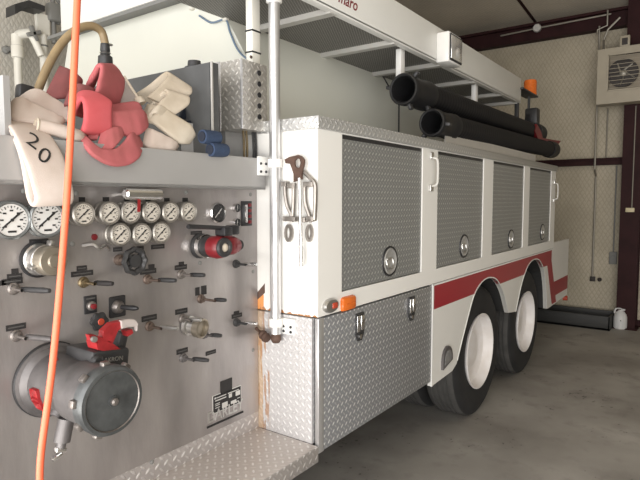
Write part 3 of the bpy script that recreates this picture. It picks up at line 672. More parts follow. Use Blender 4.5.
# valve gearbox on the intake with cast lettering, and the red handle
e = at(107, 355, 'Y', PY-.22)
b = BM(); obox(b, e + Vector((.0, .06, -.02)), (1, 0, -.12), (0, 1, 0), .145, .17, .085, .012); lathe(b, e + Vector((-.055, -.02, -.004)), (0, -1, 0), [(.022, 0), (.022, .012), (.014, .018), (0, .018)], 14)
obox(b, e + Vector((.07, .06, .02)), (1, 0, -.3), (0, 1, 0), .035, .10, .085, .008); vg = sub(T, 'intake_valve', b, 'blackmetal')
t = text_bm('AKRON', .021, .0015); b = BM(); merge(b, t, 0, Matrix.Translation(e + Vector((.008, -.027, -.012))) @ Matrix.Rotation(math.radians(7), 4, 'Y') @ Matrix.Rotation(PI/2, 4, 'X')); sub(vg, 'cast_lettering', b, 'dullchrome')
YH = PY-.24
def hp(x, y, d=0): return at(x, y, 'Y', YH+d)
b = BM()
prism(b, [hp(89, 335), hp(94, 334.5), hp(110, 341.5), hp(122, 350), hp(118, 354), hp(104, 347), hp(91, 341)], (0, .022, 0))
prism(b, [hp(103, 341), hp(104, 331), hp(112, 323.5), hp(124, 320.5), hp(124, 326), hp(118, 331), hp(113, 343)], (0, .03, 0))
prism(b, [hp(126, 331), hp(132, 329), hp(133.5, 333), hp(128, 336.5)], (0, .03, 0))
prism(b, [hp(96, 342), hp(108, 344), hp(116, 353), hp(98, 350)], (0, .06, 0))
vh = sub(vg, 'red_handle', b, 'redbright')
b = BM(); ribbon(b, [(hp(120, 320.5), hp(121, 328.5)), (hp(128, 319), hp(128, 327)), (hp(134, 319.5), hp(135, 327)), (hp(136.5, 323), hp(135.5, 331))], .02, 4); sub(vg, 'handle_tape', b, 'cgrey')
b = BM(); lathe(b, hp(93, 339, -.01), (0, -1, 0), [(.010, 0), (.010, .012), (0, .013)], 10); sub(vg, 'pivot_bolt', b, 'dullchrome')

# --- hose tray above the panel
TY = 1.812
b = BM(); box(b, .45, 2.052, TY, TY+.015, 1.752, 1.900); box(b, .45, 2.052, TY, PY+.02, 1.752, 1.764); box(b, .45, 2.052, TY, TY+.05, 1.893, 1.903, .003)
box(b, .45, 2.09, PY, 3.9, 1.766, 1.776); sub(T, 'hose_tray', b, 'steelplain')
pf = at(210, 62, 'Y', 1.85)
PXR = pf.x
b = BM(); prism(b, [(PXR, 1.85, 1.79), (PXR, 1.85, pf.z), (PXR, 3.6, pf.z), (PXR, 3.6, 1.79)], (.02, 0, 0)); box(b, PXR, PXR+.045, 1.845, 1.853, 1.79, pf.z)
dv = sub(T, 'tray_divider', b, 'divider')
b = BM(); box(b, PXR-.002, PXR+.006, 1.838, 1.846, 1.79, pf.z+.002); sub(dv, 'bright_edge', b, 'plateline')
lf = at(2, 78, 'Y', 1.9)
b = BM(); prism(b, [(lf.x, 1.85, 1.78), (lf.x, 1.85, lf.z), (lf.x, 3.2, lf.z), (lf.x, 3.2, 1.78)], (-.02, 0, 0)); sub(T, 'tray_divider', b, 'steelplain')
p = at(207.5, 59, 'Y', 1.95)
b = BM(); lathe(b, (PXR+.06, 2.02, pf.z-.05), (0, 0, 1), [(.04, 0), (.04, .04), (.046, .045), (.046, .06), (.033, .065), (.03, .09), (0, .093)], 20); cyl(b, (PXR+.06, 2.02, 1.79), (PXR+.06, 2.02, pf.z-.04), .04); sub(T, 'filler_cap', b, 'blackmetal')
# small grey bracket standing in the tray
b = BM(); c0 = at(180, 122, 'Y', 1.88); c1 = at(192, 152, 'Y', 1.88); box(b, c0.x, c1.x, 1.87, 1.875, 1.775, c0.z); sub(T, 'tray_bracket', b, 'steelplain')
# --- treadplate junction box beside the divider
X0 = 1.928; bz0, bz1 = 2.040, 2.368
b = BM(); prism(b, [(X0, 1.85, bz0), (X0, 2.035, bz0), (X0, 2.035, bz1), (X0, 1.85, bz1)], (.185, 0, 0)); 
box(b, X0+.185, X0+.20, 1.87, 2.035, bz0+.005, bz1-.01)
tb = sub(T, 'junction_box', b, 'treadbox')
b = BM(); box(b, X0-.003, X0+.006, 1.846, 1.854, bz0, bz1); box(b, X0-.004, X0+.002, 1.99, 2.04, bz0-.006, bz1+.004); sub(tb, 'box_edge', b, 'alu')
b = BM()
for i in range(5): lathe(b, (X0+.125, 1.851, bz0+.07+i*.053), (0, -1, 0), [(.013, 0), (.013, .005), (0, .006)], 14)
for i in (.05, .27): lathe(b, (X0-.003, 2.015, bz0+i), (-1, 0, 0), [(.007, 0), (.005, .004), (0, .005)], 10)
sub(tb, 'rubber_plug', b, 'black')
b = BM(); box(b, X0+.03, X0+.16, 1.99, 2.03, 1.77, bz0+.005); sub(tb, 'box_bracket', b, 'steelplain')
for (x, y0, y1, m_) in ((243, 131, 158, 'brass'), (246, 131, 158, 'brass'), (252.5, 131, 158, 'blackmetal'), (255, 131, 158, 'blackmetal')):
    a0, a1 = at(x, y0, 'Y', 1.90), at(x-1, y1, 'Y', 1.90)
    b = BM(); tube(b, [(a0.x, 1.90, bz0+.01), (a0.x, 1.895, bz0-.05), ((a0.x+a1.x)/2+.004, 1.895, 1.9), (a1.x, 1.91, 1.77)], .006, 8); sub(tb, 'cable', b, m_)
# square white support post up to the rack, with black ties
sx, sy = 2.075, 1.94
pa = at(253, 30, 'Y', sy); 
b = BM(); box(b, pa.x-.03, pa.x+.03, sy-.022, sy+.022, bz1, 2.738, .004); sp = sub(T, 'support_post', b, 'pvc2')
b = BM()
for y in (30, 51.5):
    z = at(253, y, 'Y', sy-.022).z; box(b, pa.x-.0325, pa.x+.0325, sy-.0245, sy+.0245, z-.004, z+.004)
sub(sp, 'cable_tie', b, 'black')
b = BM(); p = at(251, 57, 'Y', sy-.022); lathe(b, (p.x, sy-.022, p.z), (0, -1, 0), [(.009, 0), (.006, .005), (0, .006)], 10); sub(sp, 'bolt', b, 'rustiron')
# --- round grab pole with brackets
gx, gy = 2.03, 1.755
pz = at(276, 338, 'Y', gy)
gx = pz.x
b = BM(); cyl(b, (gx, gy, 1.035), (gx, gy, 2.738), .027, n=28); gp = sub(T, 'grab_pole', b, 'alu')
zc = at(275, 2, 'Y', gy).z
b = BM(); lathe(b, (gx, gy, zc-.008), (0, 0, 1), [(.027, 0), (.038, .004), (.038, .05), (.027, .054)], 28); sub(gp, 'pole_collar', b, 'white')
for z, s in ((at(270, 163, 'Y', gy).z, 1), (at(280, 321, 'Y', gy).z, -1)):
    b = BM(); lathe(b, (gx, gy, z-.022), (0, 0, 1), [(.027, 0), (.035, .002), (.035, .042), (.027, .044)], 28)
    if s < 0: box(b, gx, CX-.004, gy-.012, gy+.012, z-.02, z+.02, .003)
    if s > 0:
        e0, e1 = at(257.5, 156, 'Y', 1.806), at(270, 176, 'Y', 1.806)
        box(b, e0.x, e1.x, 1.801, 1.8115, e1.z, e0.z, .003); prism(b, [(e1.x-.012, 1.803, z-.03), (e1.x-.004, 1.803, z+.02), (gx, gy+.01, z+.02), (gx, gy+.01, z-.02)], (.008, 0, 0))
        br = sub(gp, 'pole_bracket', b, 'white'); b = BM()
        for fx_ in (.25, .75):
            for fz_ in (.2, .62): lathe(b, (e0.x + (e1.x-e0.x)*fx_*.8, 1.801, e1.z + (e0.z-e1.z)*fz_), (0, -1, 0), [(.007, 0), (.006, .004), (0, .005)], 8)
        sub(gp, 'bracket_bolt', b, 'blackmetal'); continue
    ya, yb = (gy+.01, gy+.10) if s > 0 else (gy-.10, gy-.01)
    box(b, CX-.012, CX-.0005, ya, yb, z-.075 if s > 0 else z-.06, z+.01 if s > 0 else z+.02, .003)
    prism(b, [(gx+.02, gy, z+.018), (CX-.01, gy+s*.085, z+.01), (CX-.01, gy+s*.085, z-.02), (gx+.02, gy, z-.02)], (.006, 0, .0))
    br = sub(gp, 'pole_bracket', b, 'white')
    b = BM()
    for dy in (.03, .075):
        for dz in (-.06 if s > 0 else -.045, -.02): lathe(b, (CX-.012, gy+s*dy, z+dz), (-1, 0, 0), [(.008, 0), (.006, .005), (0, .006)], 8)
    sub(gp, 'bracket_bolt', b, 'blackmetal')
b = BM(); lathe(b, (gx, gy, .985), (0, 0, 1), [(.0, 0), (.018, .004), (.027, .02), (.024, .045), (.027, .052)], 16); lathe(b, (gx-.01, gy+.045, 1.0), (.2, .9, .35), [(0, 0), (.022, .005), (.026, .02), (.02, .035), (.025, .045), (.018, .06), (.008, .075), (.008, .11)], 14); sub(gp, 'pole_foot', b, 'rustiron')

# --- white tank
TXF, TYS = 2.321, 2.18
YL = 4.15
DXF = 2.19; dzb = (at(50, 35, 'X', DXF).z + at(155, 0, 'X', DXF).z)/2
prof = [(TYS, 2.093), (TYS, 2.50), (2.334, 2.742), (2.334, dzb+.003), (YL-.15, dzb+.003), (YL, 2.50), (YL, 2.03), (TYS, 2.03)]
b = BM(); prism(b, [(TXF, y, z) for y, z in prof], (4.45, 0, 0)); tk = sub(T, 'water_tank', b, 'tankwhite')
b = BM(); sm = at(398, 125, 'Y', TYS); 
prism(b, [(sm.x, y, z) for y, z in ((TYS-.006, 2.093), (TYS-.006, 2.50), (2.328, 2.745), (2.36, 2.742), (TYS+.02, 2.49), (TYS+.02, 2.093))], (.016, 0, 0)); sub(tk, 'tank_seam', b, 'blackmetal')
b = BM(); tube(b, [(TXF-.006, 2.56, 2.742+.06), (TXF-.012, 2.45, 2.74), (TXF-.012, 2.335, 2.735), (TXF-.012, 2.30, 2.66), (TXF-.02, 2.24, 2.56), (TXF-.04, 2.17, 2.50), (TXF-.06, 2.10, 2.46)], .006, 8); sub(tk, 'blue_cable', b, 'cable')
b = BM()
for y, z in ((2.62, 2.86), (2.335, 2.742)): obox(b, (TXF-.01, y, z), (0, 1, 0), (1, 0, 0), .03, .03, .03, .006)
sub(tk, 'cable_clip', b, 'pvc')
# deck carried above the tank, its front board overhanging
DXF = 2.19; dzb = (at(50, 35, 'X', DXF).z + at(155, 0, 'X', DXF).z)/2; dyl = at(61, 20, 'X', DXF).y
b = BM(); box(b, DXF, DXF+.02, 2.345, dyl, dzb, 3.35); sub(T, 'deck_front_board', b, 'fascia')
b = BM(); box(b, DXF+.01, 6.7, 2.345, dyl, dzb+.004, dzb+.03); box(b, DXF+.01, DXF+.05, 2.345, at(46, 40, 'X', DXF).y, dzb-.02, dzb+.002); sub(T, 'deck_floor', b, 'grey')
# --- ladder rack: fascia, expanded metal, beams, posts
RY, RZ0, RZ1, RX0, RX1 = 1.72, 2.727, 2.975, 1.45, 6.02
b = BM(); box(b, RX0, RX1, RY, RY+.02, RZ0, RZ1, .003); box(b, RX0, RX1, RY, RY+.05, RZ0-.006, RZ0+.012, .002); fa = sub(T, 'rack_fascia', b, 'fascia')
b = BM(); box(b, RX0, RX1, RY+.02, 2.345, 2.742, 2.752); sub(T, 'rack_mesh', b, 'mesh')
def beamx(x, y): return at(x, y, 'Y', RY).x
bx = [1.75] + [3.235 - .725*1] + [3.235 + .725*k for k in range(4)]
for x in bx + [3.235+.725*3.75]:
    b = BM(); box(b, x, x+.055, RY+.02, 2.335, 2.712, 2.742); sub(T, 'rack_beam', b, 'roofmesh')
for px_, zb2 in ((400, 2.44), (475, 2.44)):
    x = at(px_, 60, 'Y', RY+.085).x - .03
    b = BM(); box(b, x, x+.06, RY+.062, RY+.102, zb2-.02, 2.73, .003); pt_ = sub(T, 'rack_post', b, 'white')
b = BM(); box(b, RX1-.05, RX1-.01, RY+.01, RY+.05, 2.093, 2.73, .003); sub(T, 'rack_post', b, 'blackmetal')
t = text_bm('maro', .092, .001, .3, .001); b = BM(); pt = at(354.5, 5.5, 'Y', RY)
mx = max(v.co.x for v in t.verts); my = min(v.co.y for v in t.verts); zz = at(355.5, 11, 'Y', RY).z
merge(b, t, 0, Matrix.Translation((at(357.5, 6, 'Y', RY).x - mx, RY-.0005, zz - my)) @ Matrix.Rotation(PI/2, 4, 'X')); sub(fa, 'script_lettering', b, 'red')
# floodlight on the fascia
p = at(443, 47, 'Y', RY-.07); q = at(461, 47, 'Y', RY-.09); z0, z1 = at(449, 62, 'Y', RY-.09).z, at(449, 31, 'Y', RY-.09).z
lx0 = at(449, 47, 'Y', RY-.10).x; lx1 = at(461.5, 47, 'Y', RY-.10).x
b = BM(); box(b, lx0, lx1, RY-.10, RY+.001, z0, z1, .012); fl = sub(T, 'floodlight', b, 'white')
b = BM(); box(b, lx0+.012, lx1-.004, RY-.108, RY-.095, z0+.014, z1-.014, .004); sub(fl, 'lamp_gasket', b, 'black')
b = BM(); box(b, lx0+.022, lx1-.012, RY-.112, RY-.10, z0+.026, z1-.026, .004); lathe(b, ((lx0+lx1)/2+.03, RY-.108, (z0+z1)/2-.03), (0, -1, 0), [(.05, 0), (.035, .012), (0, .018)], 18); sub(fl, 'lamp_glass', b, 'glass')
# amber beacon, horn loudspeaker at the rear of the rack
bc = at(530, 97, 'Y', 1.74); bb = Vector((RX1+.12, 1.76, at(530, 96, 'Y', 1.76).z))
bb.x = at(530, 97, 'Y', 1.76).x; 
b = BM(); lathe(b, bb + Vector((0, 0, .006)), (0, 0, 1), [(.070, 0), (.072, .02), (.068, .03), (.068, .15), (.060, .168), (0, .17)], 28)
for k in range(5): lathe(b, bb + Vector((0, 0, .04+k*.024)), (0, 0, 1), [(.068, 0), (.0705, .005), (.068, .01)], 28)
be = sub(T, 'beacon', b, 'amber')
b = BM(); box(b, RX1-.03, bb.x+.09, bb.y-.07, bb.y+.07, bb.z-.012, bb.z+.006, .003); cyl(b, (bb.x-.04, bb.y, bb.z-.42), (bb.x-.04, bb.y, bb.z-.005), .014); sub(be, 'beacon_bracket', b, 'blackmetal')
b = BM(); s = at(530, 116, 'Y', 1.72); box(b, bb.x-.06, bb.x+.07, 1.66, 1.80, s.z-.10, s.z+.10, .02); obox(b, (bb.x-.10, 1.76, s.z-.05), (.6, 0, .8), (0, 1, 0), .24, .05, .03, .006); sub(T, 'horn_speaker', b, 'black')
# bright trough the suction hoses lie in
b = BM(); box(b, 3.62, 5.95, 1.535, 1.542, 2.093, 2.165); box(b, 3.62, 5.95, 1.535, 1.70, 2.094, 2.10); box(b, 3.60, 3.90, 1.533, 1.536, 2.094, 2.168); sub(T, 'hose_trough', b, 'alu')

# ---------------------------------------------------------------- hard suction hoses on the locker roof
def suction(name, a, e, r, label, lug):
    d = (e-a).normalized(); L = (e-a).length
    o = thing(name, (a.x+.3, a.y, 2.093), label, 'suction hose', 'black suction hoses on the locker roof')
    b = BM(); pr = [(r*.80, .30), (r*.98, .28)]
    x = .30
    while x < L-.25:
        pr += [(r*.98, x), (r*.96, x+.012), (r*.98, x+.024)]; x += .05
    pr += [(r*.8, L-.2)]
    lathe(b, a, d, pr, 28); sub(o, 'hose_body', b, 'hoserubber')
    b = BM(); lathe(b, a, d, [(r*.80, .30), (r*.80, .03), (r*.92, .0), (r*1.05, -.004), (r*1.12, .006), (r*1.12, .05), (r*1.04, .06), (r*1.04, .26), (r*1.10, .27), (r*1.10, .33), (r*.95, .34)], 36); cpl = sub(o, 'coupling', b, 'couplingblack')
    b = BM(); lathe(b, a, d, [(r*.94, .004), (r*1.02, -.010), (r*1.10, .004)], 36); sub(cpl, 'worn_rim', b, 'blackmetal')
    b = BM(); lathe(b, a, d, [(r*.81, .30), (0, .30)], 24); sub(o, 'hose_bore', b, 'dark')
    b = BM(); lathe(b, a, d, [(r*.95, L-.22), (r*1.1, L-.21), (r*1.15, L-.08), (r*1.12, L-.005), (0, L)], 28); sub(o, 'far_coupling', b, 'couplingblack')
    b = BM(); x_, y_, _ = frame(d)
    for ang in lug:
        q = x_*math.cos(ang) + y_*math.sin(ang); obox(b, a + d*.035 + q*(r*1.25), q, d, r*.45, .045, .022, .005)
    sub(cpl, 'lug', b, 'blackmetal')
    return o
su = suction('suction_hose', at(403, 89, 'Y', 1.665), at(538, 134, 'Y', 1.665), .092, 'black hard suction hose lying uppermost, its open mouth nearer', (0.2, 2.3, 4.4))
sl = suction('suction_hose', at(431.5, 122.5, 'Y', 1.57), at(552, 150, 'Y', 1.57), .084, 'black hard suction hose lying lower, along the bright trough', (1.2, 3.3, 5.4))
# red webbing strap round the far end of the hoses
o_ = BM()
ax_ = 6.33
prism(o_, [at(x, y, 'Y', 1.57) for x, y in ((537, 124), (541, 131), (543, 138), (548, 139), (561, 141), (557, 146), (545, 146), (539, 141), (535, 131))], (0, .05, 0))
st = recentre(obj('red_bracket', o_, 'red')); tag(st, 'small red bracket on the far end of the black suction hoses', 'bracket')

# ---------------------------------------------------------------- canvas hoses heaped in the tray
def A(x, y, Y): return at(x, y, 'Y', Y)
def hose(name, st, t, m, label, cat='fire hose', group=None, parent=None, k=6, wob=.002):
    b = BM(); ribbon(b, [(A(*l), A(*r)) for l, r in st], t, k, wob=wob)
    return b
def hose_thing(parts, m, label, t=.018, name='folded_fire_hose', wob=.0006):
    b = BM()
    for st in parts: ribbon(b, [(A(*l), A(*r)) for l, r in st], t, 6, wob=wob)
    o = recentre(obj(name, b, m, ang=60)); tag(o, label, 'fire hose', 'folded canvas hoses in the tray'); return o
# white hose numbered 20, hanging over the tray lip
b = BM()
st = [((2, 121, 2.0), (8, 117, 2.1)), ((5, 123, 1.90), (27, 121, 1.97)), ((13, 133, 1.80), (45, 131, 1.86)), ((20, 150, 1.775), (58, 147, 1.80)), ((27, 168, 1.765), (66.5, 166, 1.775)), ((32, 187, 1.755), (72, 185, 1.755)),
      ((34.5, 199, 1.755), (73.5, 197, 1.755)), ((31, 205, 1.775), (71, 203, 1.775)), ((26.5, 197, 1.797), (66, 195, 1.797)), ((23.5, 180, 1.797), (63, 178, 1.797)), ((20.5, 163, 1.797), (58, 161, 1.797)), ((16, 147, 1.797), (50, 144, 1.80)), ((9, 130, 1.84), (38, 129, 1.87))]
ribbon(b, [(A(*l), A(*r)) for l, r in st], .015, 8)
tree = BVHTree.FromBMesh(b)
w20 = thing('folded_fire_hose', (.9, 1.8, 1.6), 'white canvas hose numbered 20 hanging over the tray lip above the gauges', 'fire hose', 'folded canvas hoses in the tray')
sub(w20, 'hose_jacket', b, 'cwhite', ang=60)
lb = BM()
for ch, c, up in (('2', (33, 141), (-.30, 0, .95)), ('0', (44, 156), (-.30, 0, .95))):
    t = text_bm(ch, .078, .002, 0, -.0006)
    bmesh.ops.remove_doubles(t, verts=t.verts[:], dist=1e-5); bmesh.ops.triangulate(t, faces=t.faces[:]); bmesh.ops.subdivide_edges(t, edges=t.edges[:], cuts=3, use_grid_fill=True); bmesh.ops.triangulate(t, faces=t.faces[:])
    dv_ = (A(c[0], c[1], 1.7) - EYE).normalized(); pc = tree.ray_cast(EYE, dv_)[0]; upd = Vector((.62, 0, .78)); rt = Vector((.78, 0, -.62))
    for v in t.verts:
        q = pc + rt*v.co.x*1.1 + upd*v.co.y
        h = tree.ray_cast(Vector((q.x, 1.55, q.z)), Vector((0, 1, 0)))
        v.co = h[0] + Vector((0, -.003 if v.co.z > 0 else .003, 0)) if h[0] else q
    merge(lb, t)
sub(w20, 'number_marking', lb, 'ink', flat=True, fixn=False)
hose_thing([[((0, 122, 2.02), (8, 112, 2.10)), ((10, 121, 1.92), (19, 98, 1.96)), ((26, 123, 1.90), (32, 103, 1.95)), ((46, 125, 1.88), (52, 113, 1.93)), ((58, 126, 1.87), (62, 119, 1.92)), ((60, 122, 1.93), (63, 117, 1.96))]],
           'cwhite', 'cream white flat hose lying behind the hose numbered 20', .022)
hose_thing([[((8, 111, 2.12), (14, 104, 2.14)), ((25, 103, 2.03), (36, 90, 2.06)), ((43, 110, 2.0), (52, 98, 2.04)), ((60, 119, 1.97), (68, 108, 2.0)), ((70, 124, 1.94), (74, 114, 1.97))]],
           'cwhite', 'pinkish white flat hose, hindmost of the white hoses at the left', .022)
p0, p1, p2 = A(37, 125.5, 1.85), A(55, 129.5, 1.84), A(75, 135.5, 1.84)
b = BM(); tube(b, [p0, p1, p2, A(80, 137, 1.87)], .024, 14)
rs = thing('rolled_hose_end', (p1.x, p1.y, 1.8), 'small pale rolled hose end lying beside the hose numbered 20', 'fire hose', 'folded canvas hoses in the tray')
sub(rs, 'roll', b, 'cwhite'); b = BM(); lathe(b, p0, p0-p1, [(.024, -.004), (.027, .002), (.022, .006), (.014, -.004), (0, -.006)], 16); sub(rs, 'open_end', b, 'ccream')
hose_thing([[((44, 98, 2.05), (60, 66, 2.10)), ((58, 99, 2.03), (70, 70, 2.08)), ((70, 98, 2.04), (80, 77, 2.08)), ((76, 96, 2.10), (81, 80, 2.12))]], 'cmauve', 'dull mauve red hose fold at the back beside the orange air hose', .02)
hose_thing([[((64, 106, 1.95), (73, 84, 1.98)), ((74, 104, 1.93), (84, 85, 1.96)), ((86, 101, 1.94), (96, 90, 1.98)), ((92, 104, 2.0), (98, 94, 2.03))]], 'cmauve', 'small mauve red hose fold between the orange air hose and the red loops', .02)
hose_thing([[((84, 100, 2.12), (92, 86, 2.12)), ((87, 88, 2.04), (97, 77, 2.06)), ((91, 79, 1.985), (100, 70, 2.02)), ((98, 66, 1.96), (112, 66, 2.04)), ((101, 69, 1.93), (119, 72, 2.02)), ((98, 84, 1.92), (124, 82, 2.0)), ((95, 97, 1.93), (121, 97, 1.99)), ((97, 106, 1.97), (116, 108, 2.02))]],
           'cred2', 'faded red hose arching highest at the middle of the heap', .022)
hose_thing([[((82, 118, 2.0), (80, 98, 2.02)), ((74, 113, 1.91), (78, 94, 1.95)), ((80, 100, 1.875), (90, 92, 1.93)), ((83, 104, 1.845), (110, 101, 1.86)), ((84, 116, 1.835), (111, 113, 1.845)), ((82, 128, 1.83), (111, 128, 1.84)), ((80, 131, 1.86), (107, 134, 1.87)), ((83, 125, 1.90), (108, 127, 1.90))]],
           'cred', 'brightest red hose loop at the front of the heap', .022)
hose_thing([[((108, 118, 1.95), (111, 106, 1.98)), ((118, 115, 1.92), (124, 104, 1.96)), ((129, 114, 1.90), (137, 103, 1.94)), ((136, 116, 1.885), (142, 109, 1.91))], [((112, 131, 1.86), (107, 111, 1.885)), ((121, 135, 1.845), (117, 111, 1.87)), ((132, 137, 1.84), (129, 110, 1.87)), ((141, 134, 1.845), (140, 109, 1.875)), ((146.5, 127, 1.875), (143.5, 113, 1.89)), ((144, 124, 1.91), (140, 112, 1.92))]],
           'cred2', 'dusky red hose fold beside the beige hoses', .022)
hose_thing([[((80, 137, 1.90), (82, 131, 1.90)), ((88, 140, 1.86), (90, 131, 1.87)), ((97, 140, 1.85), (99, 131, 1.86))], [((95, 155, 1.82), (102, 131, 1.85)), ((103, 155, 1.81), (107, 129, 1.84)), ((113, 149, 1.805), (114, 127, 1.84)), ((120, 141, 1.815), (119, 127, 1.85)), ((123, 135, 1.84), (121, 128, 1.865))],
            [((78, 137, 1.86), (81, 131, 1.87)), ((86, 149, 1.80), (91, 142, 1.815)), ((97, 159, 1.785), (101, 149, 1.80)), ((112, 166, 1.78), (114, 149, 1.80)), ((127, 165.5, 1.785), (123, 142, 1.815)), ((137, 160, 1.795), (130, 133, 1.83)), ((141, 152, 1.82), (134, 132, 1.86)), ((141, 145, 1.86), (136, 134, 1.88))]],
           'cred2', 'rose red hose looping lowest, over the tray lip above the small gauges', .020)
hose_thing([[((110, 106, 2.08), (118, 84, 2.10)), ((118, 107, 2.04), (126, 80, 2.06)), ((128, 107, 2.03), (134, 92, 2.05)), ((138, 106, 2.03), (139, 98, 2.04))]], 'cgrey', 'pale grey hose fold showing right of the red arch', .02)
b = BM(); tube(b, [A(124, 76, 2.0), A(131, 87, 1.99), A(138, 98, 1.98)], .005, 8); cyl(b, A(138, 98, 1.98), A(141, 104, 1.97), .018, .024)
o_ = recentre(obj('thin_rod', b, 'ccream')); tag(o_, 'thin pale rod standing among the grey and red hose folds', 'rod')
hose_thing([[((133, 95, 2.08), (156, 106, 2.03)), ((148, 85.5, 2.03), (172, 99, 1.98)), ((160, 75.5, 1.99), (186, 91, 1.945)), ((165.5, 72, 1.97), (191, 88.5, 1.925)), ((168, 75.5, 1.955), (191.5, 94, 1.912)), ((160, 85, 1.95), (183, 99, 1.92)), ((147, 97, 1.955), (168, 107, 1.935))]],
           'cbeige', 'beige hose fold topmost against the dark grey divider', .017)
hose_thing([[((143, 112, 2.0), (163, 118, 1.97)), ((153, 101, 1.965), (175, 108, 1.94)), ((161, 92.5, 1.935), (186, 99, 1.905)), ((165, 90.5, 1.925), (189.5, 98, 1.892)), ((166.5, 94.5, 1.915), (189, 104.5, 1.885)), ((159, 102.5, 1.912), (181, 111, 1.892)), ((149, 112, 1.93), (168, 119, 1.91))]],
           'cbeige', 'beige hose fold, second from the top against the dark divider', .017)
hose_thing([[((142, 124, 1.98), (150, 104, 2.0)), ((146, 122, 1.92), (154, 106, 1.95)), ((154, 124, 1.895), (164, 108, 1.92)), ((165, 133, 1.875), (176, 116, 1.89)), ((178, 143, 1.86), (190, 125, 1.87)), ((186, 144, 1.865), (194, 133, 1.87)), ((187, 141, 1.89), (193, 135, 1.89))],
            [((148, 122, 1.905), (152, 114, 1.915)), ((154, 114, 1.90), (160, 106, 1.91)), ((160, 118, 1.905), (172, 112, 1.915)), ((172, 122, 1.91), (174, 114, 1.92))]],
           'ccream', 'pale pinkish hose fold below the two beige ones', .024)
hose_thing([[((143, 146, 1.88), (147, 128, 1.90)), ((150, 150, 1.855), (155, 131, 1.875)), ((160, 151, 1.85), (165, 136, 1.865)), ((170, 151, 1.85), (174, 141, 1.86)), ((173, 150, 1.87), (176, 144, 1.875))]],
           'cwhite', 'lowest pale hose fold resting on the tray lip', .03)
# navy rolled hoses
for (x0, y0, x1, y1, r, Y, lab) in ((202, 136.5, 218, 138, .030, 1.812, 'navy blue rolled hose, upper of the two in the tray corner'), (210, 149.5, 225.5, 150.5, .030, 1.80, 'navy blue rolled hose, lower of the two in the tray corner')):
    a, c = A(x0, y0, Y), A(x1, y1, Y); d = c-a
    o_ = thing('rolled_blue_hose', (a.x, a.y, a.z-r), lab, 'fire hose', 'navy hoses in the tray corner')
    b = BM(); lathe(b, a, d, [(0, .01), (.016, .008), (.022, 0), (r, .002), (r*1.03, .02), (r*1.03, d.length-.02), (r*.94, d.length), (0, d.length+.004)], 24); sub(o_, 'roll', b, 'blue')
    b = BM(); lathe(b, a, -d, [(.019, -.004), (.021, .003), (0, .003)], 20); sub(o_, 'roll_core', b, 'darkblue')
b = BM(); ribbon(b, [(A(178, 120, 2.03), A(190, 92, 2.03)), (A(188, 120, 2.02), A(199, 94, 2.02)), (A(200, 124, 2.01), A(205, 100, 2.01))], .02)
ribbon(b, [(A(186, 131, 1.99), A(186, 121, 2.0)), (A(196, 133, 1.97), A(198, 122, 1.99)), (A(206, 137, 1.97), A(204, 126, 1.98))], .03)
tag(recentre(obj('folded_tarpaulin', b, 'darkblue')), 'dark navy cloth bundle between beige hoses and grey divider', 'cloth')
# black round hose roll at the left edge
b = BM(); c = A(-3, 97, 2.0)
lathe(b, c + Vector((0, .06, 0)), (.6, -1, 0), [(.03, -.03), (.075, -.03), (.083, -.02), (.083, .02), (.075, .03), (.03, .03), (.03, -.03)], 36)
tag(recentre(obj('black_hose_roll', b, 'rubber')), 'black rubber ring standing in the tray at the left edge', 'hose roll')
b = BM(); obox(b, A(25, 93, 2.14), (1, 0, -.1), (0, 1, 0), .06, .05, .06, .012)
tag(recentre(obj('dark_hose_coupling', b, 'blackmetal')), 'dark blocky coupling behind the pale hoses, foot of the brown hose', 'coupling')
# brown rubber hose arching to a coupling
bh = thing('brown_rubber_hose', (1.2, 2.2, 1.78), 'tan brown rubber hose arching over the heap to a black coupling', 'hose')
b = BM(); tube(b, [A(30, 112, 2.2), A(38, 90, 2.2), A(49, 64, 2.2), A(62, 43, 2.2), A(77, 29.5, 2.2), A(91, 26, 2.2), A(101, 31, 2.2), A(104.5, 41, 2.2), A(105, 47, 2.2)], .017, 14, 8); sub(bh, 'hose_body', b, 'brownhose')
p = A(105, 44, 2.2); q = A(105.5, 66, 2.2)
b = BM(); lathe(b, p, q-p, [(.019, 0), (.021, .03), (.018, .035), (.022, .05), (.030, .055), (.032, .09), (.026, .10), (.026, .40)], 18); cp_ = sub(bh, 'coupling', b, 'blackmetal')
b = BM(); obox(b, A(109, 44.5, 2.19), (1, 0, 0), (0, 1, 0), .03, .012, .008); lathe(b, p, q-p, [(.019, .036), (.024, .038), (.019, .044)], 16); sub(cp_, 'clip', b, 'dullchrome')

# ---------------------------------------------------------------- orange air hose hanging in front of everything
OY = 1.45
pts = [A(79.5, -60, OY), A(77.5, -5, OY), A(74.5, 60, OY), A(71, 130, OY), A(67.5, 190, OY), A(63, 250, OY), A(58, 310, OY), A(52, 370, OY), A(45.5, 420, OY), A(41, 455, OY), A(40, 490, OY)]
last = pts[-1]
up_ = [pts[0] + (Vector((pts[0].x+.02, OY, ceil_z(pts[0].x)-.02)) - pts[0])*k/8 for k in range(8, 0, -1)]
pts = up_ + pts + [last + (Vector((last.x-.01, OY-.01, .35)) - last)*.4, Vector((last.x-.01, OY-.01, .35)), Vector((last.x-.02, OY-.03, .12)), Vector((last.x-.05, OY-.06, -.04)), Vector((last.x-.15, OY-.10, FZ+.02)), Vector((last.x-.35, OY-.17, FZ+.011)), Vector((last.x-.7, OY-.3, FZ+.011))]
oh = BM(); tube(oh, pts, .0095, 12, 14)
tag(recentre(obj('air_hose', oh, 'orange', ang=60)), 'bright orange air hose hanging in front of the pump panel', 'hose')

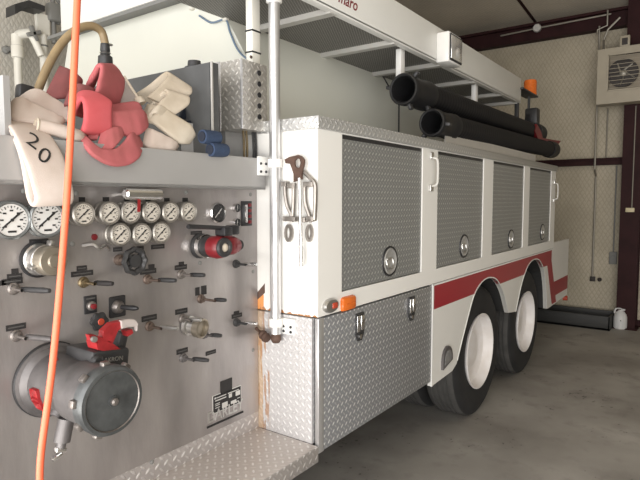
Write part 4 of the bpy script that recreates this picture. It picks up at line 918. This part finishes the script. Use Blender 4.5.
# ---------------------------------------------------------------- tools hung on the white face beside the pole
FXx = CX - .001
def fx(x, y, d=.0): return at(x, y, 'X', FXx-d)
w = thing('hydrant_wrench', fx(302, 266), 'hydrant wrench with rusty head and bright shaft on white panel', 'wrench')
b = BM()
def loop2(pts, d0, d1, bm):
    a = [fx(x, y, d0) for x, y in pts]; prism(bm, a, (-d1, 0, 0))
hd = [(286, 159.5), (291, 157), (296, 156), (299.5, 155), (303, 156.5), (305.5, 160), (305, 166), (303, 172), (303, 179), (300, 180.5), (295, 182), (295, 174), (293, 168), (291.5, 164), (287, 163.5)]
hole = [(298.5, 158.2), (301.2, 159.4), (302, 163), (301, 167.5), (298.5, 168.5), (296.2, 166), (295.8, 161)]
# head as a ring of faces around its eye
def ring_plate(bm, outer, inner, d0, th):
    from mathutils.geometry import tessellate_polygon
    o3 = [fx(x, y, d0) for x, y in outer]; i3 = [fx(x, y, d0) for x, y in inner]
    allp = o3 + i3; tri = tessellate_polygon([o3, i3]); A_ = [bm.verts.new(p) for p in allp]; B_ = [bm.verts.new(p + Vector((-th, 0, 0))) for p in allp]
    for t in tri:
        bm.faces.new([A_[i] for i in t]); bm.faces.new([B_[i] for i in reversed(t)])
    n0 = len(o3)
    for s, n in ((0, n0), (n0, len(i3))):
        for i in range(n): j = (i+1) % n; bm.faces.new((A_[s+i], A_[s+j], B_[s+j], B_[s+i]))
ring_plate(b, hd, hole, .03, .012); sub(w, 'wrench_head', b, 'rustiron')
b = BM(); cyl(b, fx(299.5, 178, .04), fx(301, 246, .04), .009, n=12); cyl(b, fx(301, 246, .04), fx(301.6, 266.5, .04), .0115, n=12); sub(w, 'shaft', b, 'chrome')
def spanner(pts_l, label):
    o = BM()
    tube(o, [fx(x, y, .018) for x, y in pts_l[0]], .0105, 8)
    for q in pts_l[1:]: ring_plate(o, q[0], q[1], .008, .012)
    s = recentre(obj('spanner_wrench', o, 'tool')); tag(s, label, 'spanner', 'spanners on the white panel')
def ell(cx, cy, rx, ry, n=14, rot=0): return [(cx + rx*math.cos(2*PI*i/n)*math.cos(rot) - ry*math.sin(2*PI*i/n)*math.sin(rot), cy + rx*math.cos(2*PI*i/n)*math.sin(rot) + ry*math.sin(2*PI*i/n)*math.cos(rot)) for i in range(n)]
spanner([[(285, 184), (285.5, 195), (287.5, 206), (291, 214), (291.8, 222)], (ell(289.5, 233, 4, 9), ell(289, 233, 2, 6))], 'steel spanner wrench hanging leftmost, beside the round pole')
spanner([[(294, 183), (293.8, 195), (293.4, 206), (292.8, 216)]], 'thin straight steel spanner just left of the bright shaft')
spanner([[(305, 182), (304.8, 192), (305.5, 203), (308.5, 213), (311.5, 222)], (ell(310, 233, 3.4, 9), ell(310, 233, 1.7, 6))], 'steel spanner wrench just right of the bright shaft')
spanner([[(304, 172), (310, 178), (315, 184), (315.4, 196), (315, 208), (314.5, 220)]], 'bent steel spanner hanging rightmost, nearest the body corner')
b = BM()
for (x0, x1, y) in ((285, 290, 184), (291, 297, 186), (307, 316.5, 184.5), (286.5, 299, 218.5), (302, 309, 219.5), (310, 316.8, 218.5)):
    a, c = fx(x0, y, .0), fx(x1, y, .0); box(b, CX-.034, CX-.0005, c.y, a.y, a.z-.012, a.z+.012, .003)
sub(T, 'tool_clip', b, 'tool')

# ---------------------------------------------------------------- things along the back wall
# box fan
f0, f1 = at(598, 50, 'X', WX-.60), at(598, 104.5, 'X', WX-.60)
fy1, fz1, fz0 = f0.y, f0.z, f1.z; fy0 = fy1-.92; fxx = WX-.60
fn = thing('box_fan', (WX-.47, (fy0+fy1)/2, fz0), 'tan metal box fan with dark louvred opening high on back wall', 'fan')
b = BM(); box(b, fxx, WX-.31, fy0, fy1, fz0, fz1)
my0, my1, mz0, mz1 = fy1-.68, fy1-.13, fz0+.17, fz1-.09
t = BM(); t.free()
b.free(); b = BM()
fx2 = fxx+.0205; box(b, fx2, WX-.345, fy1-.02, fy1, fz0+.0205, fz1-.0205); box(b, fx2, WX-.345, fy0, fy0+.02, fz0+.0205, fz1-.0205); box(b, fx2, WX-.345, fy0, fy1, fz1-.02, fz1); box(b, fx2, WX-.345, fy0, fy1, fz0, fz0+.02)
prism(b, [(fxx, fy0, fz0), (fxx, fy1, fz0), (fxx, fy1, mz0), (fxx, fy0, mz0)], (.02, 0, 0)); prism(b, [(fxx, fy0, mz1), (fxx, fy1, mz1), (fxx, fy1, fz1), (fxx, fy0, fz1)], (.02, 0, 0)); box(b, fxx, fxx+.02, my1, fy1, mz0, mz1); box(b, fxx, fxx+.02, fy0, my0, mz0, mz1)
sub(fn, 'housing', b, 'fan')
b = BM(); box(b, fxx+.12, fxx+.13, my0, my1, mz0, mz1); sub(fn, 'back_plate', b, 'fanback')
b = BM(); gp_ = at(623, 73, 'X', fxx+.05); gz = gp_.z; gy_ = gp_.y
for i in range(9): obox(b, (fxx+.004, (my0+my1)/2, mz0+(i+.5)*(mz1-mz0)/9), (0, 1, 0), (1, 0, 0), my1-my0, .008, .006)
box(b, fxx-.008, fxx+.01, my0, my1, mz0-.01, mz0+.01); box(b, fxx-.008, fxx+.01, my0, my1, mz1-.01, mz1+.01); box(b, fxx-.008, fxx+.01, my1-.01, my1+.01, mz0, mz1)
sub(fn, 'louvre', b, 'fan')
b = BM(); lathe(b, (fxx+.05, gy_, gz), (-1, 0, 0), [(.0, 0), (.165, 0), (.165, .02), (.185, .02), (.185, -.02), (0, -.02)], 36); sub(fn, 'shroud', b, 'fandark')
b = BM()
for i in range(5):
    a = 2*PI*i/5; q = Vector((0, math.cos(a), math.sin(a))); obox(b, Vector((fxx+.06, gy_, gz)) + q*.095, q, Vector((.5, -q.z, q.y)), .12, .07, .004)
lathe(b, (fxx+.07, gy_, gz), (-1, 0, 0), [(.045, 0), (.045, .03), (.02, .045), (0, .045)], 16); sub(fn, 'blade', b, 'conduit')
# conduits
def conduit(pts, r, label, name='conduit', m='conduit'):
    b = BM(); tube(b, pts, r, 8, 1); return tag(recentre(obj(name, b, m)), label, 'conduit')
cw = lambda x, y, d=.03: at(x, y, 'X', WX-d)
pA, pB = cw(596, 30, .19), cw(594.5, 278, .03); yc = cw(595, 162, .15).y
conduit([(WX-.19, yc, 4.18), (WX-.19, yc, 4.05), (WX-.16, yc, 3.98), (WX-.16, yc, 2.33), (WX-.16, yc, 2.15), (WX-.03, yc, 2.05), (WX-.03, yc, at(594.5, 277, 'X', WX-.03).z)], .014, 'long thin conduit running down the back wall left of the fan')
zb_ = at(594.5, 278, 'X', WX-.03).z
b = BM(); box(b, WX-.05, WX-.001, yc-.04, yc+.03, zb_-.05, zb_+.02, .004); tag(recentre(obj('socket', b, 'fandark')), 'small dark socket at the foot of the long thin conduit', 'socket')
y2 = at(599.5, 278, 'X', WX-.02).y
b = BM(); lathe(b, (WX-.001, y2, zb_-.02), (-1, 0, 0), [(.03, 0), (.03, .02), (.01, .04), (0, .04)], 12); tag(recentre(obj('hose_tap', b, 'fandark')), 'small dark tap right of the socket low on back wall', 'tap')
y3 = at(607, 130, 'X', WX-.03).y
conduit([(WX-.02, y3, fz0+.02), (WX-.02, y3, 2.33)], .010, 'short thin conduit below the fan, down to the girt')
k0, k1 = at(537, 28, 'X', WX-.25), at(611, 15, 'X', WX-.25)
conduit([(WX-.24, k0.y+.55, k0.z-.02), (WX-.24, k0.y, k0.z), (WX-.24, k1.y, k0.z+.02)], .013, 'grey conduit running along the maroon top beam')
b = BM(); lathe(b, (WX-.22, k0.y, k0.z), (-1, 0, 0), [(.06, 0), (.06, .04), (.05, .05), (0, .05)], 20); tag(recentre(obj('junction_cover', b, 'plateline')), 'round pale junction cover on the conduit along top beam', 'junction box')
zz_ = k0.z+.02; ya_, yb_ = at(608, 14, 'X', WX-.24).y, at(598, 25, 'X', WX-.24).y
conduit([(WX-.27, ya_, zz_+.05), (WX-.27, ya_, zz_-.16), (WX-.27, yb_, zz_-.20), (WX-.27, yb_, zz_-.26)], .012, 'pale stepped conduit over the maroon beam left of the column')
conduit([(WX-.27, at(620, 20, 'X', WX-.27).y, zz_-.08), (WX-.27, at(608, 26, 'X', WX-.27).y, zz_-.22), (WX-.27, at(604, 32, 'X', WX-.27).y, zz_-.36), (WX-.45, at(603.5, 50, 'X', WX-.45).y, fz1+.002)], .015, 'sloping flexible conduit that enters the fan top')
pj = at(625, 45, 'X', WX-.50)
b = BM(); box(b, WX-.53, WX-.47, pj.y-.06, pj.y+.06, fz1+.002, fz1+.16, .006); jb = recentre(obj('control_box', b, 'fan')); tag(jb, 'small tan control box standing on the fan beside the column', 'control box')
b = BM(); box(b, -.033, -.028, -.035, .035, .035, .125); o_ = obj('cover_plate', b, 'fandark'); o_.parent = jb
po = at(630, 210, 'X', WX-.31)
b = BM(); box(b, WX-.325, WX-.301, po.y-.055, po.y+.055, po.z-.03, po.z+.03, .006); ol = recentre(obj('outlet_box', b, 'beige')); tag(ol, 'beige outlet box fixed on the maroon column', 'outlet')
conduit([(WX-.31, po.y-.02, po.z+.03), (WX-.31, po.y-.02, fz0-.02)], .008, 'thin conduit down the maroon column to the beige outlet')
pg = at(613, 258, 'X', WX-.03)
b = BM(); box(b, WX-.05, WX-.001, pg.y-.05, pg.y+.05, pg.z-.09, pg.z+.09, .006); lathe(b, (WX-.05, pg.y, pg.z+.02), (-1, 0, 0), [(.02, 0), (.02, .02), (0, .024)], 12); cyl(b, (WX-.02, pg.y, pg.z+.08), (WX-.02, pg.y, 2.20), .010); tag(recentre(obj('switch_box', b, 'grey')), 'grey switch box with pipe low on wall left of column', 'switch box')
# white jug
j = at(620, 328.5, 'Z', FZ); jg = thing('plastic_jug', (j.x, j.y, FZ), 'white plastic jug with loop handle standing by column foot', 'jug')
b = BM(); t = bmesh.new(); lathe(t, (0, 0, 0), (0, 0, 1), [(0, 0), (.075, 0), (.088, .012), (.09, .10), (.088, .17), (.075, .215), (.05, .245), (.03, .262), (.026, .275)], 28)
merge(b, t, 0, Matrix.Translation(j)); sub(jg, 'body', b, 'jug')
b = BM(); tube(b, [j + Vector(v) for v in ((.0, .065, .20), (.0, .075, .245), (.0, .05, .285), (.0, .0, .29), (.0, -.02, .272))], .014, 10); sub(jg, 'handle', b, 'jug')
b = BM(); lathe(b, j + Vector((0, -.03, .262)), (0, 0, 1), [(.028, 0), (.03, .004), (.03, .026), (0, .028)], 18); sub(jg, 'cap', b, 'jug')
b = BM(); lathe(b, j + Vector((-.088, -.015, .13)), (-1, 0, .1), [(.008, -.004), (.008, .004), (0, .005)], 10); sub(jg, 'spot', b, 'ink')
# black trough along the wall
q0, q1 = at(611, 329.5, 'Z', FZ), at(548, 325.5, 'Z', FZ)
tx0, ty0, ty1 = (q0.x+q1.x)/2, q0.y, 3.0
Z = lambda v: v + FZ
b = BM(); tx1 = tx0+.40; box(b, tx0, tx1, ty0, ty1, FZ, Z(.03)); box(b, tx0, tx0+.025, ty0, ty1, FZ, Z(.20), .006); box(b, tx1-.02, tx1+.005, ty0, ty1, FZ, Z(.22), .006); box(b, tx0, tx1, ty0, ty0+.02, FZ, Z(.20)); box(b, tx0, tx1, ty1-.02, ty1, FZ, Z(.20))
tag(recentre(obj('low_trough', b, 'trayblack')), 'long low black trough lying on floor along back wall', 'trough')

# ---------------------------------------------------------------- pipes by the far side wall, seen over the hose heap
sp_ = thing('standpipe', (2.41, 5.0, FZ), 'white standpipe with elbow and dark tap beside left wall', 'standpipe')
a0 = at(17, 42, 'Y', 5.0); X_ = a0.x
b = BM(); cyl(b, (X_, 5.0, FZ), (X_, 5.0, a0.z-.02), .033, n=18); lathe(b, (X_, 5.0, at(16, 58, 'Y', 5.0).z), (0, 0, 1), [(.033, 0), (.05, .005), (.05, .10), (.045, .11), (.045, .2), (.033, .2)], 18); sub(sp_, 'pipe', b, 'pvc')
zt_ = at(16, 36, 'Y', 5.0).z
b = BM(); tube(b, [(X_, 5.0, zt_-.10), (X_, 5.0, zt_-.02), (X_+.03, 4.98, zt_+.02), (X_+.09, 4.95, zt_+.04)], .042, 14); sub(sp_, 'elbow', b, 'pvc')
b = BM(); tube(b, [(X_+.09, 4.94, zt_+.03), (X_+.12, 4.92, zt_-.04), (X_+.16, 4.90, zt_-.15)], .032, 12); sub(sp_, 'spout', b, 'pvc')
b = BM(); c = Vector((X_+.10, 4.90, zt_+.03))
for a in (.4, 1.97): obox(b, c, (math.cos(a), 0, math.sin(a)), (0, 1, 0), .13, .03, .035, .006)
cyl(b, c, c + Vector((0, .05, 0)), .02); lathe(b, (X_-.0, 5.0, at(16, 47, 'Y', 5.0).z), (0, 0, 1), [(.046, 0), (.049, .006), (.046, .014)], 18); sub(sp_, 'tap_handle', b, 'grey')
p = at(6, 50, 'Y', WY-.01)
b = BM(); lathe(b, (p.x, WY-.001, p.z), (0, -1, 0), [(.035, 0), (.035, .03), (.02, .05), (.02, .10), (0, .10)], 14); obox(b, (p.x, WY-.10, p.z), (.8, 0, .6), (0, 1, 0), .12, .02, .03, .005); tag(recentre(obj('wall_tap', b, 'grey')), 'small dark tap on left wall, left of the white standpipe', 'tap')
up = thing('wall_post', (2.66, 4.95, FZ), 'tall white post carrying a dark wedge hood near left wall', 'post')
X2 = at(44, 60, 'Y', 4.95).x
b = BM(); cyl(b, (X2, 4.95, FZ), (X2, 4.95, at(44, 35, 'Y', 4.95).z), .036, n=18); prism(b, [(X2-.05, 4.93, at(44, 36, 'Y', 4.95).z), (X2+.05, 4.93, at(44, 36, 'Y', 4.95).z), (X2+.055, 4.93, at(44, 15, 'Y', 4.95).z), (X2-.06, 4.93, at(44, 15, 'Y', 4.95).z)], (0, .05, 0)); sub(up, 'post', b, 'pvc')
b = BM(); z = at(44, 47, 'Y', 4.95).z; lathe(b, (X2, 4.95, z), (0, 0, 1), [(.037, 0), (.04, .004), (.037, .014)], 16)
cyl(b, (X2+.10, 4.95, at(47, 36, 'Y', 4.95).z-.05), (X2+.10, 4.95, 3.75), .022); tube(b, [(X2+.14, 4.95, 3.3), (X2+.17, 4.94, 3.45), (X2+.12, 4.93, 3.55), (X2+.10, 4.94, 3.8)], .015, 8); obox(b, (X2+.10, 4.93, at(48, 12, 'Y', 4.95).z), (1, 0, 0), (0, 1, 0), .13, .10, .16, .02); sub(up, 'clamp', b, 'grey')
b = BM(); prism(b, [at(x, y, 'Y', 4.82) for x, y in ((15, 4), (29, 0), (45, 6), (45, 11.5), (29, 6.5), (15, 14.5))], (0, .16, 0)); sub(up, 'wedge_hood', b, 'blackmetal')

# ---------------------------------------------------------------- every bolt, lug and clip a part of its own
def split(o):
    bm = bmesh.new(); bm.from_mesh(o.data); left = set(bm.verts); isl = []
    while left:
        st_ = [left.pop()]; g_ = set(st_)
        while st_:
            for e_ in st_.pop().link_edges:
                for w_ in e_.verts:
                    if w_ in left: left.discard(w_); g_.add(w_); st_.append(w_)
        isl.append([v.index for v in g_])
    bm.free()
    if len(isl) < 2: return
    for ids in isl[1:]:
        keep = set(ids); c = o.copy(); c.data = o.data.copy(); C.objects.link(c)
        m = bmesh.new(); m.from_mesh(c.data); m.verts.ensure_lookup_table()
        bmesh.ops.delete(m, geom=[v for v in m.verts if v.index not in keep], context='VERTS'); m.to_mesh(c.data); m.free()
    keep = set(isl[0]); m = bmesh.new(); m.from_mesh(o.data)
    bmesh.ops.delete(m, geom=[v for v in m.verts if v.index not in keep], context='VERTS'); m.to_mesh(o.data); m.free()
for o in list(bpy.data.objects):
    if o.type == 'MESH' and o.name.split('.')[0] in ('panel_screw', 'lug', 'cap_lug', 'tool_clip', 'red_paint_patch', 'bracket_bolt', 'wheel_nut', 'rubber_plug', 'cable_clip', 'cable_tie', 'rear_lamp', 'rocker_switch', 'handle_foot', 'arch_trim'):
        split(o)

# ---------------------------------------------------------------- light: daylight through the open bay doors behind the camera, plus added ceiling fill
W = bpy.data.worlds.new('daylight'); bpy.context.scene.world = W; W.use_nodes = True
bg = W.node_tree.nodes['Background']; bg.inputs['Color'].default_value = (.82, .90, 1, 1); bg.inputs['Strength'].default_value = .9
def area(name, loc, aim, sx_, sy_, power, col):
    l = bpy.data.lights.new(name, 'AREA'); l.shape = 'RECTANGLE'; l.size = sx_; l.size_y = sy_; l.energy = power; l.color = col
    o = bpy.data.objects.new(name, l); C.objects.link(o); o.location = loc
    o.rotation_euler = (Vector(aim) - Vector(loc)).to_track_quat('-Z', 'Y').to_euler(); return o
area('bay_door_daylight', (FX+.05, .25, 1.95), (6, .25, 1.95), 7.9, 3.7, 375, (1, .965, .93))
area('ceiling_fill', (FX+.12, .25, .45), (4.5, .25, 4.6), 7.9, 1.1, 210, (1, .95, .87))  # added fill aimed upward to brighten the ceiling, standing in for ground bounce
sc = bpy.context.scene
sc.view_settings.view_transform = 'Standard'; sc.view_settings.look = 'None'; sc.view_settings.gamma = 1; sc.view_settings.use_curve_mapping = False
sc.view_settings.exposure = 0.0
